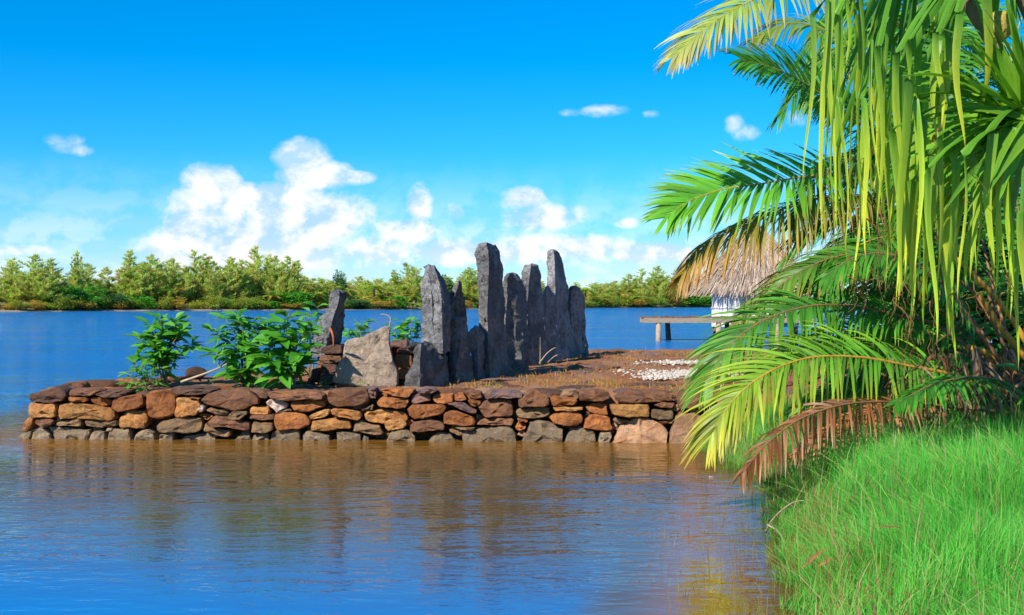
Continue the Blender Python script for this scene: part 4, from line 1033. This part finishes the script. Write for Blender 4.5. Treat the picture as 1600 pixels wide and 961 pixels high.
def hang_leaf(hub, px, py, D, endpy, w0=.045):
    Fp = P(px, py, D); mid = hub.lerp(Fp, .55) + Vector((0, 0, .18 * (Fp - hub).length))
    a = [hub.lerp(mid, t).lerp(mid.lerp(Fp, t), t) for t in [i / 6 for i in range(7)]]
    end = P(px + R.uniform(-14, 14), endpy, D + R.uniform(-.1, .1))
    drop = [Fp.lerp(end, t) + Vector((.03 * math.sin(t * 5 + px), 0, 0)) for t in [.02, .12, .25, .4, .55, .7, .82, .92, 1.0]]
    path = a[:-1] + [Fp] + drop
    br = R.uniform(.75, 1.15); yel = R.random()
    n = len(path); w = []; cols = []; tw = []
    t1 = R.gauss(0, .55); t2 = t1 + R.gauss(0, .7)
    for i in range(n):
        if i < 7: w.append(w0 * (.75 + .25 * i / 6)); cols.append(mixc(PG, PM, i / 6)); tw.append(0 if i < 6 else t1 * .3)
        else:
            t = (i - 7) / (n - 8); w.append(w0 * (1 - .1 * t) * (1 if t < .25 else max(.05, 1 - ((t - .25) / .75) ** 1.25)))
            c_ = mixc(PM, mixc(PY, PYY, yel), min(1, t * 1.4)); cols.append(c_ if t < .93 else PB); tw.append(t1 + (t2 - t1) * t)
    cols = [tuple(v * br for v in c) for c in cols]
    strap(path, w, cols, tw)
    return end
ends = []
spec = []
HANG = [(1283,-20,260),(1296,-40,390),(1308,20,330),(1312,150,400),(1325,-10,130),(1340,10,340),(1350,-20,200),(1345,150,410),(1360,60,330),(1375,70,360),(1385,50,420),(1395,150,390),(1405,80,440),(1415,120,460),(1425,60,320),(1432,150,430),(1440,180,480),(1452,240,470),(1460,60,250),(1468,50,200),(1478,55,330),(1498,18,235),(1520,225,440),(1508,240,470),(1535,225,430),(1548,205,420),(1560,205,430),(1580,195,440),(1575,200,500),(1545,-10,210),(1470,210,560),(1455,260,540),(1490,245,560),(1430,280,500),(1400,200,480),(1600,330,560)]
for (px, py, ey) in HANG:
    h = 2 if px < 1400 else (1 if py < 100 else 0)
    spec.append((px, py, R.uniform(9.2, 9.8), ey, h))
    spec.append((px + R.uniform(-14, 14), py + R.uniform(-30, 60), R.uniform(10.0, 11.2), ey + R.uniform(-40, 50), h))
    if px < 1440: spec.append((px + R.uniform(-10, 24), py + R.uniform(-30, 90), R.uniform(10.6, 11.6), ey + R.uniform(-30, 40), h))
for (px, py, D, ey, h) in spec:
    hub = hubs[h] + Vector((R.uniform(-.05, .05), R.uniform(-.05, .05), R.uniform(-.12, .12)))
    ends.append((hang_leaf(hub, px, py, D, max(ey, py + 110), R.uniform(.016, .028) if px < 1400 else R.uniform(.024, .041)), D))
# stiff leaves radiating from the crowns
def fan_leaf(hub, ang, ln, tilt, droop, w0=.05):
    d = Vector((math.cos(ang), tilt, math.sin(ang))).normalized(); d0x = d.x; path = []; p = hub.copy(); n = 12
    for i in range(n):
        path.append(p.copy()); d = (d + Vector((0, 0, -1)) * droop * (i / n) ** 1.5 * .35).normalized(); p = p + d * ln / (n - 1)
    br = R.uniform(.75, 1.2)
    cols = [tuple(v * br for v in mixc((.24,.48,.03), PM, i / n)) for i in range(n)]
    strap(path, [w0 * (.8 + .2 * min(1, i / 3)) * max(.04, 1 - (i / (n - 1)) ** 2.2) for i in range(n)], cols, [R.gauss(.75, .25) if d0x < 0 else R.gauss(-.5, .3)] * n)
for i in range(66):
    fan_leaf(hubs[0] + Vector((R.uniform(-.06, .06), R.uniform(-.1, .1), R.uniform(-.15, .15))), math.radians(R.uniform(95, 255)), R.uniform(.8, 1.25), R.uniform(-.7, .25), R.uniform(.1, .8), R.uniform(.036, .055))
for h, n_ in ((1, 26), (2, 22), (3, 20), (4, 16)):
    for i in range(n_):
        fan_leaf(hubs[h] + Vector((0, 0, R.uniform(-.1, .1))), R.uniform(0, 6.28), R.uniform(.8, 1.4), R.uniform(-.8, .6), R.uniform(.3, 1.8), R.uniform(.035, .055))
# brown withered tips that trail on
tr = MB()
for (e, D) in ends:
    if R.random() < .75:
        p = e.copy(); pts = [p.copy()]
        for k in range(6): p = p + Vector((R.gauss(0, .035), R.gauss(0, .02), -R.uniform(.03, .09))); pts.append(p.copy())
        tr.tube(catmull(pts, 14), [.005 * (1 - .6 * i / 13) for i in range(14)], 4, [PB] * 14)
tag(tr.build('withered_tips', M_frond, pand, True), kind='stuff')
# fruit head
def fruit():
    bm = bmesh.new(); bmesh.ops.create_icosphere(bm, subdivisions=3, radius=.11)
    for v in bm.verts:
        q = v.co.normalized(); v.co = q * (.11 + .012 * math.sin(q.x * 22) * math.sin(q.y * 22) * math.sin(q.z * 22 + .7) * 1.6)
        v.co.z *= 1.25
    me = bpy.data.meshes.new('fruit'); bm.to_mesh(me); bm.free(); me.materials.append(simple_mat('pandanus_fruit', L4(.45,.36,.08), L4(.30,.22,.04), 40))
    me.transform(Matrix.Translation(P(1560, 42, 10.4))); o = obj('fruit', me, pand)
fruit()

# dense undergrowth behind the palms, on the bank
def bush(label, c, rx, ry, rz, n, leaf, variants, name='leafy_bush'):
    root = empty(name, Vector((c.x, c.y, max(.3, float(land_h(np.array(c.x), np.array(c.y)))))), label, 'bush')
    m_ = MB()
    for k in range(7):
        a = R.uniform(0, 6.28); m_.tube(catmull([root.location.copy(), root.location + Vector((rx * .3 * math.cos(a), ry * .3 * math.sin(a), rz * .7)), root.location + Vector((rx * .7 * math.cos(a), ry * .7 * math.sin(a), rz * 1.6))], 8), .02, 5)
    m_.build('stem', M_stem, root, True)
    V = []; Fc = []
    mbx = MB()
    for i in range(n):
        u = Vector((R.gauss(0, 1), R.gauss(0, 1), R.gauss(0, 1))).normalized() * R.random() ** .4
        p = c + Vector((u.x * rx, u.y * ry, u.z * rz)); d = (u + Vector((R.gauss(0, .4), R.gauss(0, .4), R.gauss(-.2, .4)))).normalized(); s = leaf * R.uniform(.6, 1.2)
        me = variants[i % len(variants)]; Mx = Matrix.Translation(p) @ basis(d, Vector((R.gauss(0, .3), -.3, 1)).normalized()) @ Matrix.Diagonal((s, s, s, 1))
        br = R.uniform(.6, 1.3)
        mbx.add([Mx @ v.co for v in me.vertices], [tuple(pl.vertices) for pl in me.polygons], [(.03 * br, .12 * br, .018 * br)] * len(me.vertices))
    tag(mbx.build('foliage', M_frond, root, True), kind='stuff')
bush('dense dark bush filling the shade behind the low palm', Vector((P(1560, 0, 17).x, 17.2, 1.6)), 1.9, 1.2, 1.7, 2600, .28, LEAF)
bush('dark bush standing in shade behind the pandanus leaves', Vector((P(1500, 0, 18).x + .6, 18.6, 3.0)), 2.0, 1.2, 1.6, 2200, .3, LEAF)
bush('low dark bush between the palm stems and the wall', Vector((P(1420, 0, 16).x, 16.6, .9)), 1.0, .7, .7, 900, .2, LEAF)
# a dark broad-leaved sprig at the right edge
b = P(1600, 600, 11.6)
shrub('glossy dark broad-leaved sprig at the right edge above the grass', Vector((b.x + .25, b.y, .6)), [(-.3,-.1,.75),(-.1,-.1,.85),(.1,0,.8)], 16, .34, LEAF)

# dead stalks and leaves in the grass
stick('dead_stalk', 'white arched dead stalk bowing from the grass over the water', 'stalk', [P(1196, 832, 10.4), P(1205, 815, 10.3), P(1222, 797, 10.2), P(1240, 785, 10.1), P(1256, 782, 10.0)], .010, M_twig)
stick('dead_stalk', 'white dead stalk dropping from the arched one to the waterline', 'stalk', [P(1199, 820, 10.3), P(1214, 829, 10.2), P(1223, 842, 10.1), P(1228, 868, 10.0)], .010, M_twig)
stick('dead_stalk', 'short pale stick floating beside the withered brown frond', 'stick', [P(1108, 745, 13.9), P(1117, 747, 13.9), P(1127, 749, 13.9)], .012, M_twig)
def dead_leaf(label, a, b, w):
    d = b - a; me = leaf_mesh('dead_leaf', M_deadleaf, d.length, w, .05, .3, 5); o = bpy.data.objects.new('dead_leaf', me); COL.objects.link(o)
    o.matrix_world = Matrix.Translation(a) @ basis(d, Vector((0, -.7, .7)).normalized()); tag(o, label, 'leaf', 'dead leaves in the grass')
dead_leaf('larger orange dead leaf lying at the grass edge', P(1250, 890, 8.6), P(1290, 852, 8.6), .028)
dead_leaf('smaller orange dead leaf right of the larger one', P(1278, 886, 8.3), P(1300, 868, 8.3), .022)
dead_leaf('thin tan dead leaf lying high in the grass', P(1366, 824, 7.4), P(1414, 818, 7.4), .012)

# ------------------------------------------------------------------ hut on stilts and jetty
M_white = simple_mat('white_boards', L4(.78,.77,.76), L4(.62,.60,.60), 3, stretch=(2, 2, .3), rnd=.25)
M_wood = simple_mat('weathered_wood', L4(.46,.35,.25), L4(.30,.21,.14), 6, stretch=(1, 4, 4), rnd=.3)
M_wood_d = simple_mat('brown_wood', L4(.22,.13,.09), L4(.14,.085,.06), 6, rnd=.3)
HD = 65.0
x0 = P(1137, 0, HD).x; hw = 4.6; dk = P(0, 496, HD).z; ev = P(0, 450, HD).z
x0 -= .35
hut = empty('thatched_hut', Vector((x0 + hw / 2, HD + hw / 2, 0)), 'white-walled hut with a thatched roof standing over the lagoon', 'hut')
nb = 16
for side in range(2):
    for i in range(nb):
        m_ = MB(); t0 = i * hw / nb + .006; t1 = (i + 1) * hw / nb - .006
        if side == 0: m_.box((x0 + t0, HD, dk - .5), (x0 + t1, HD + .05, ev + .3), .006)
        else: m_.box((x0, HD + .06 + t0, dk - .5), (x0 + .05, HD + .06 + t1, ev + .3), .006)
        m_.build('plank', M_white, hut)
m_ = MB(); m_.box((x0 + .06, HD + .06, dk - .45), (x0 + hw, HD + hw, ev + .25)); m_.build('inner_wall', M_wood_d, hut)
m_ = MB(); zb = P(0, 481, HD).z; m_.box((x0 - .03, HD - .05, zb - .035), (x0 + hw + .03, HD - .003, zb + .035)); m_.build('batten', M_white, hut)
for (px, py) in ((x0 + .2, HD + .2), (x0 + hw - .2, HD + .2), (x0 + .2, HD + hw - .2), (x0 + hw - .2, HD + hw - .2)):
    m_ = MB(); m_.tube([Vector((px, py, -1.6)), Vector((px, py, dk - .4))], .14, 8); m_.build('stilt', M_wood_d, hut, True)
cx, cyy = x0 + hw / 2, HD + hw / 2; ap = Vector((cx, cyy, ev + 3.6)); ov = 1.15; ovy = .35
cr = [Vector((cx + sx * (hw / 2 + ov), cyy + sy * (hw / 2 + ovy), ev)) for sx, sy in ((-1, -1), (1, -1), (1, 1), (-1, 1))]
M_thatch = leaf_mat('thatch', rough=.95, trans=.1, spec=.05)
rf = mesh('roof', cr + [ap] + [c + Vector((0, 0, -.12)) for c in cr], [(0, 1, 4), (1, 2, 4), (2, 3, 4), (3, 0, 4), (8, 7, 6, 5), (0, 5, 6, 1), (1, 6, 7, 2), (2, 7, 8, 3), (3, 8, 5, 0)], M_thatch, False, [(.36,.27,.20)] * 9)
roof = obj('roof', rf, hut)
th = MB()
for fidx in range(4):
    a, b2 = cr[fidx], cr[(fidx + 1) % 4]; nrm = (b2 - a).cross(ap - a).normalized()
    for i in range(2600 if fidx in (0, 3) else 700):
        v = R.random() ** 1.6; u = R.random(); edge = a.lerp(b2, u); p = edge.lerp(ap, v)
        dn = (edge - ap).normalized(); s = R.uniform(.35, .8); ww = R.uniform(.012, .03)
        q0 = p + nrm * R.uniform(.02, .10); q1 = q0 + dn * s + nrm * R.uniform(-.02, .06) + Vector((R.gauss(0, .03), 0, -.04))
        wv = (b2 - a).normalized() * ww; k = R.uniform(.65, 1.25); c_ = R.choice([(.44,.33,.24), (.36,.27,.21), (.50,.40,.30), (.30,.21,.15)])
        th.add([q0 - wv, q0 + wv, q1 + wv * .6, q1 - wv * .6], [(0, 1, 2, 3)], [tuple(v_ * k for v_ in c_)] * 4)
tag(th.build('thatch', M_thatch, roof), kind='stuff')
hut.rotation_euler = (0, 0, math.radians(-12))
m_ = MB(); ax0, ax1 = P(1090, 0, HD).x, x0 + hw + 1.2
jx0 = P(1007, 0, HD - 2).x; jt = P(0, 493.5, HD).z
jet = empty('jetty', Vector((jx0, HD, 0)), 'narrow wooden jetty on posts leading to the thatched hut', 'jetty')
nbd = 15; jl = x0 + hw - jx0
for i in range(nbd + 16):
    m_ = MB(); xx0 = jx0 + i * .3; m_.box((xx0 + .01, HD - 1.9, jt - .10), (xx0 + .27, HD - .15, jt - .04 + R.uniform(0, .05)), .01); m_.build('deck_board', M_wood_d, jet)
for yy in (HD - 2.0, HD - .35):
    m_ = MB(); m_.box((jx0 - .05, yy, jt - .34), (jx0 + jl, yy + .14, jt - .09)); m_.build('beam', M_wood, jet)
for (px, dy, lean, mt) in ((1029, -1.9, 0, M_wood), (1043, -.25, .12, M_wood_d), (1123, -1.9, 0, M_wood), (1136, -.25, .05, M_wood_d), (1215, -1.9, 0, M_wood)):
    xx = P(px, 0, HD + dy).x; m_ = MB(); m_.tube([Vector((xx + lean, HD + dy + .05, -1.6)), Vector((xx + lean * .5, HD + dy + .05, 0)), Vector((xx, HD + dy + .05, jt - .33))], [.15, .15, .13], 10); m_.build('post', mt, jet, True)

# ------------------------------------------------------------------ far shore with trees
def shoreD(px): return float(np.interp(px, [-900, 0, 640, 1130, 1700, 2600], [225, 253, 320, 470, 560, 600]))
M_sand = simple_mat('far_sand', L4(.32,.25,.17), L4(.20,.16,.09), .3)
vs = []; fs = []; pxs = list(range(-1400, 3000, 40))
for px in pxs:
    D = shoreD(px)
    for (dd, z) in ((-6, -1.0), (0, 0.02), (1.2, .25), (8, .9), (60, 1.5), (400, 3.0)):
        q = P(px, 0, D + dd); vs.append((q.x, q.y + 1.2 * vn(px * .03, dd), z + (.25 * vn(px * .05, dd * .1) if dd > 0 else 0)))
for i in range(len(pxs) - 1):
    for k in range(5): a = i * 6 + k; fs.append((a, a + 6, a + 7, a + 1))
tag(obj('far_shore', mesh('far_shore', vs, fs, M_sand, True)), kind='structure')

def leaf_card(m_, p, d, ln, ww, col, up):
    s = d.cross(up)
    if s.length < 1e-3: s = Vector((1, 0, 0))
    s = s.normalized() * ww
    m_.add([p - s * .5, p + s * .5, p + d * ln], [(0, 1, 2)], [col] * 3)
def make_casuarina(seed, slim):
    r = random.Random(seed); t = MB(); H = 1.0
    t.tube(catmull([Vector((0, 0, -.02)), Vector((r.uniform(-.01, .01), 0, .45)), Vector((r.uniform(-.03, .03), 0, .97))], 8), [.016 - .0019 * i for i in range(8)], 6)
    c = MB(); tops = [(0, 0, 1.0, .8)] + [(r.uniform(-.26, .26) * slim, r.uniform(-.2, .2), r.uniform(.62, .96), r.uniform(.4, .7)) for _ in range(7)]
    for (tx, ty, th_, sc_) in tops:
        nbr = int(60 * sc_)
        for b in range(nbr):
            v = (b + r.random()) / nbr; z0 = th_ * (.04 + .94 * v ** 1.15)
            rad = slim * .47 * sc_ * (1 - v) ** .85 * r.uniform(.55, 1.15) + .02
            a = r.uniform(0, 6.28); dr = Vector((math.cos(a), math.sin(a), r.uniform(.5, 1.6))).normalized()
            p0 = Vector((tx * min(1, z0 * 1.6), ty * min(1, z0 * 1.6), z0)); ln = rad * 1.25
            k = r.uniform(.75, 1.25); col0 = (.48 * k, .58 * k, .13 * k) if r.random() < .72 else (.57 * k, .50 * k, .15 * k)
            for q in range(int(30 + 46 * (1 - v))):
                x = r.random() ** .7; p = p0 + dr * ln * x + Vector((r.gauss(0, .010), r.gauss(0, .010), -.02 * x))
                d = (dr * .7 + Vector((r.gauss(0, .4), r.gauss(0, .4), r.uniform(0, 1.2)))).normalized(); kk = r.uniform(.8, 1.2)
                leaf_card(c, p, d, r.uniform(.030, .075), r.uniform(.006, .013), tuple(v_ * kk for v_ in col0), Vector((r.gauss(0, 1), r.gauss(0, 1), r.gauss(0, 1))))
    return t, c
def make_round(seed, col_a, col_b, n=2200):
    r = random.Random(seed); t = MB(); c = MB()
    for k in range(4):
        a = r.uniform(0, 6.28); t.tube([Vector((0, 0, -.05)), Vector((.08 * math.cos(a), .08 * math.sin(a), .3)), Vector((.25 * math.cos(a), .25 * math.sin(a), .65))], [.03, .022, .012], 5)
    lobes = [(r.uniform(-.34, .34), r.uniform(-.3, .3), r.uniform(.25, .78), r.uniform(.16, .28)) for _ in range(13)]
    for i in range(n):
        lx, ly, lz, lr = lobes[i % 13]; u = Vector((r.gauss(0, 1), r.gauss(0, 1), r.gauss(0, 1))).normalized() * r.random() ** .35
        k = r.uniform(.65, 1.3); col = tuple(v * k for v in mixc(col_a, col_b, r.random()))
        leaf_card(c, Vector((lx, ly, lz)) + u * lr, (u + Vector((r.gauss(0, .5), r.gauss(0, .5), r.gauss(0, .5)))).normalized(), r.uniform(.05, .10), r.uniform(.035, .06), col, Vector((r.gauss(0, 1), r.gauss(0, 1), r.gauss(0, 1))))
    return t, c
def make_palm(seed, cols, trunk_h=.62):
    r = random.Random(seed); t = MB(); c = MB(); bend = r.uniform(-.12, .12)
    t.tube(catmull([Vector((0, 0, -.03)), Vector((bend * .4, 0, trunk_h * .5)), Vector((bend, 0, trunk_h))], 8), [.030 - .0018 * i for i in range(8)], 6)
    top = Vector((bend, 0, trunk_h))
    for k in range(17):
        a = k * 2.4 + r.uniform(-.3, .3); e = r.uniform(-.2, 1.25); d = Vector((math.cos(a) * math.cos(e), math.sin(a) * math.cos(e), math.sin(e))); p = top.copy(); pts = []
        for q in range(9): pts.append(p.copy()); d = (d + Vector((0, 0, -.17))).normalized(); p = p + d * .052
        col = mixc(*cols[:2], r.random()) if r.random() < .75 else cols[2]; kk = r.uniform(.75, 1.25); col = tuple(v * kk for v in col)
        for q in range(8):
            T = (pts[q + 1] - pts[q]).normalized(); S = T.cross(Vector((0, 0, 1))).normalized()
            for sd in (-1, 1):
                for z in range(3): leaf_card(c, pts[q].lerp(pts[q + 1], z / 3), (S * sd * .9 + T * .6 + Vector((0, 0, -.45))).normalized(), .13 * (1 - .5 * q / 8), .018, col, Vector((0, 0, 1)))
    return t, c
M_far = M_fartree['cas']
def proto(tc_):
    t, c = tc_
    return mesh('trunk', t.v, t.f, M_bark, True), mesh('crown', c.v, c.f, M_far, False, c.c)
CAS = [proto(make_casuarina(i, s)) for i, s in enumerate([1.0, .75, 1.25, .9, .6, 1.1])]
RND = [proto(make_round(20 + i, (.07,.30,.03), (.14,.42,.05))) for i in range(3)]
RND_Y = [proto(make_round(30 + i, a, b_, 1500)) for i, (a, b_) in enumerate([((.20,.33,.04),(.48,.42,.06)), ((.36,.32,.05),(.55,.33,.07)), ((.14,.32,.05),(.36,.42,.06))])]
RND_D = [proto(make_round(40 + i, (.06,.16,.06), (.10,.22,.07))) for i in range(2)]
PAL = [proto(make_palm(50 + i, ((.18,.40,.05), (.38,.48,.06), (.52,.36,.08)), h_)) for i, h_ in enumerate([.62, .5, .7, .3, .22])]
def far_tree(name, pr, px, top_py, width_px, label, cat, back=6.0, group=None, hscale=1.0):
    D = shoreD(px) + back; gz = .75 if back > 6 else .3
    base = P(px, 0, D); base.z = gz; Hm = P(0, top_py, D).z - gz; Wm = width_px / F * D
    root = empty(name, base, label, cat, group)
    for nm, me in (('trunk', pr[0]), ('crown', pr[1])):
        o = bpy.data.objects.new(nm, me); COL.objects.link(o); o.parent = root
    root.rotation_euler = (0, 0, R.uniform(0, 6.28)); root.scale = (Wm, Wm, Hm)
    return root
SEG = [(-9999, 110, 'left of the bright green rounded tree'), (110, 200, 'between the bright green tree and the long grove'), (200, 330, 'under the left half of the long grove'), (330, 460, 'under the right half of the long grove'), (460, 530, 'just left of the leaning stone'), (530, 660, 'above the pale slab'), (660, 925, 'behind the row of upright stones'), (925, 1060, 'right of the stone row'), (1060, 9999, 'beside the thatched hut')]
cnt = {}
def place_label(kind, px):
    for a, b_, t in SEG:
        if a <= px < b_:
            k = cnt[(kind, t)] = cnt.get((kind, t), 0) + 1
            return ordinal(k - 1) + ' ' + kind + ' ' + t
# the tall casuarinas one can tell apart: px, top row, width factor
def ordinal(i): return ['first','second','third','fourth','fifth','sixth','seventh','eighth','ninth','tenth','eleventh','twelfth','thirteenth','fourteenth','fifteenth','sixteenth','seventeenth','eighteenth','nineteenth','twentieth'][i]
cas = [(-35,416,150),(18,410,130),(52,398,150),(92,424,90),(121,392,60),(140,412,110),(170,440,90),(203,392,130),(238,398,120),(272,404,110),(304,391,120),(334,408,100),(362,402,120),(400,386,140),(428,400,110),(449,400,90),(500,434,90),(636,411,95),(734,418,110)]
names_ = {2: 'broad olive casuarina at the far left of the far shore', 4: 'thin leaning casuarina spire left of the tall grove', 7: 'tallest casuarina at the left end of the long grove', 13: 'tallest casuarina at the right end of the long grove', 17: 'lone tall casuarina rising left of the pronged standing stone', 18: 'casuarina showing between the pointed stone and the tallest stone'}
for i, (px, ty, wd) in enumerate(cas):
    lb = names_.get(i, ordinal(i) + ' casuarina from the left along the far shore')
    far_tree('casuarina_tree', CAS[i % 6], px, ty, wd, lb, 'tree', R.uniform(8, 16), 'casuarinas on the far shore')
for i, (px, ty, wd, lb) in enumerate([(1026,416,100,'tallest casuarina right of the standing stones'), (982,428,95,'rounded casuarina left of the tallest one on the right shore'), (948,442,70,'low casuarina on the far shore just right of the standing stones'), (1062,425,90,'casuarina half hidden by the orange frond tips'), (1180,430,110,'casuarina behind the thatched hut')]):
    far_tree('casuarina_tree', CAS[(i + 2) % 6], px, ty, wd, lb, 'tree', R.uniform(8, 14), 'casuarinas on the far shore')
for i, (px, ty, wd) in enumerate([(110,436,80),(60,440,90),(155,446,80),(-20,440,100),(185,440,80),(220,425,90),(255,425,90),(290,425,90),(320,428,90),(350,425,90),(385,420,90),(415,420,90),(440,428,90),(470,432,110),(487,438,110),(505,432,110),(520,436,100),(560,430,110),(590,436,110),(620,432,110),(672,430,110),(702,434,110),(770,434,110),(820,436,110),(900,440,100),(930,440,100),(960,438,100),(1015,436,100),(1075,438,100),(1110,440,100),(545,442,80),(575,438,80),(605,442,90),(660,442,90),(690,444,90),(715,446,80),(760,440,100),(800,440,100),(840,444,90),(880,446,90),(915,450,80),(1000,446,80),(1045,446,80),(1090,448,90),(1140,446,90),(1230,444,90)]):
    far_tree('casuarina_tree', CAS[(i * 5 + 1) % 6], px, ty + R.uniform(-4, 4), wd, place_label('back-row casuarina', px), 'tree', R.uniform(22, 34), 'back row of casuarinas')
for i, (px, ty, wd, lb) in enumerate([(128,446,62,'bright green rounded tree below the thin casuarina spire'), (172,455,45,'dark green rounded tree right of the bright one'), (78,469,34,'small bright green bush at the waterline on the far left'), (108,452,50,'dark rounded tree left of the bright green one'),
                                 (412,470,46,'bright green bush at the far waterline under the grove\'s right end'), (213,462,50,'green bush under the left end of the long grove'), (455,455,60,'light green rounded tree right of the long grove'), (556,466,50,'dark green bush on the far shore right of the leaning stone'),
                                 (610,462,46,'green bush on the far shore above the pale slab'), (1085,462,60,'green bush on the far shore left of the hut'), (535,424,26,'bluish thin-crowned tree behind the leaning stone'), (690,424,40,'dark bluish tree right of the pronged stone')]):
    far_tree('rounded_tree', (RND_D if 'dark' in lb or 'bluish' in lb else RND)[i % 2], px, ty, wd * 1.25, lb, 'tree', 4.5 if ty > 440 else 20, 'rounded trees on the far shore')
for i, (px, ty, wd, lb) in enumerate([(266,438,60,'tall coconut palm with a pale trunk under the long grove'), (424,446,50,'coconut palm with a slim pale trunk right of the grove'), (545,440,60,'coconut palm on the far shore just right of the leaning stone'), (585,428,60,'tallest coconut palm, above the bush behind the slab'), (598,446,70,'broad coconut palm above the pale slab'), (490,450,60,'coconut palm left of the leaning stone on the far shore'),
                                 (650,452,70,'coconut palm left of the pronged stone'), (682,455,60,'coconut palm just behind the pronged stone'), (735,452,60,'coconut palm seen between pointed and tallest stones'), (915,436,50,'coconut palm touching the far end of the stone row'), (940,455,60,'squat coconut palm right of the stone row'), (968,452,60,'coconut palm below the rounded casuarina'), (1000,456,60,'low coconut palm below the tallest right casuarina'), (1108,447,62,'yellow-green coconut palm left of the hut wall'), (1132,452,50,'coconut palm touching the hut wall')]):
    far_tree('coconut_palm', PAL[i % 3], px, ty, wd, lb, 'palm', R.uniform(4.5, 7), 'coconut palms on the far shore')
px = -60
while px < 1260:
    if R.random() < .45: far_tree('young_palm', PAL[3 + R.randrange(2)], px, R.uniform(458, 470) if px < 760 else R.uniform(458, 466), R.uniform(30, 46), place_label('young far-shore palm', px), 'palm', R.uniform(1.5, 5), 'young palms fringing the far shore')
    else: far_tree('shore_bush', RND_Y[R.randrange(3)], px, R.uniform(460, 473) if px < 760 else R.uniform(458, 468), R.uniform(26, 50), place_label('low far-shore bush', px), 'bush', R.uniform(1.5, 5), 'bushes fringing the far shore')
    px += R.uniform(10, 17)
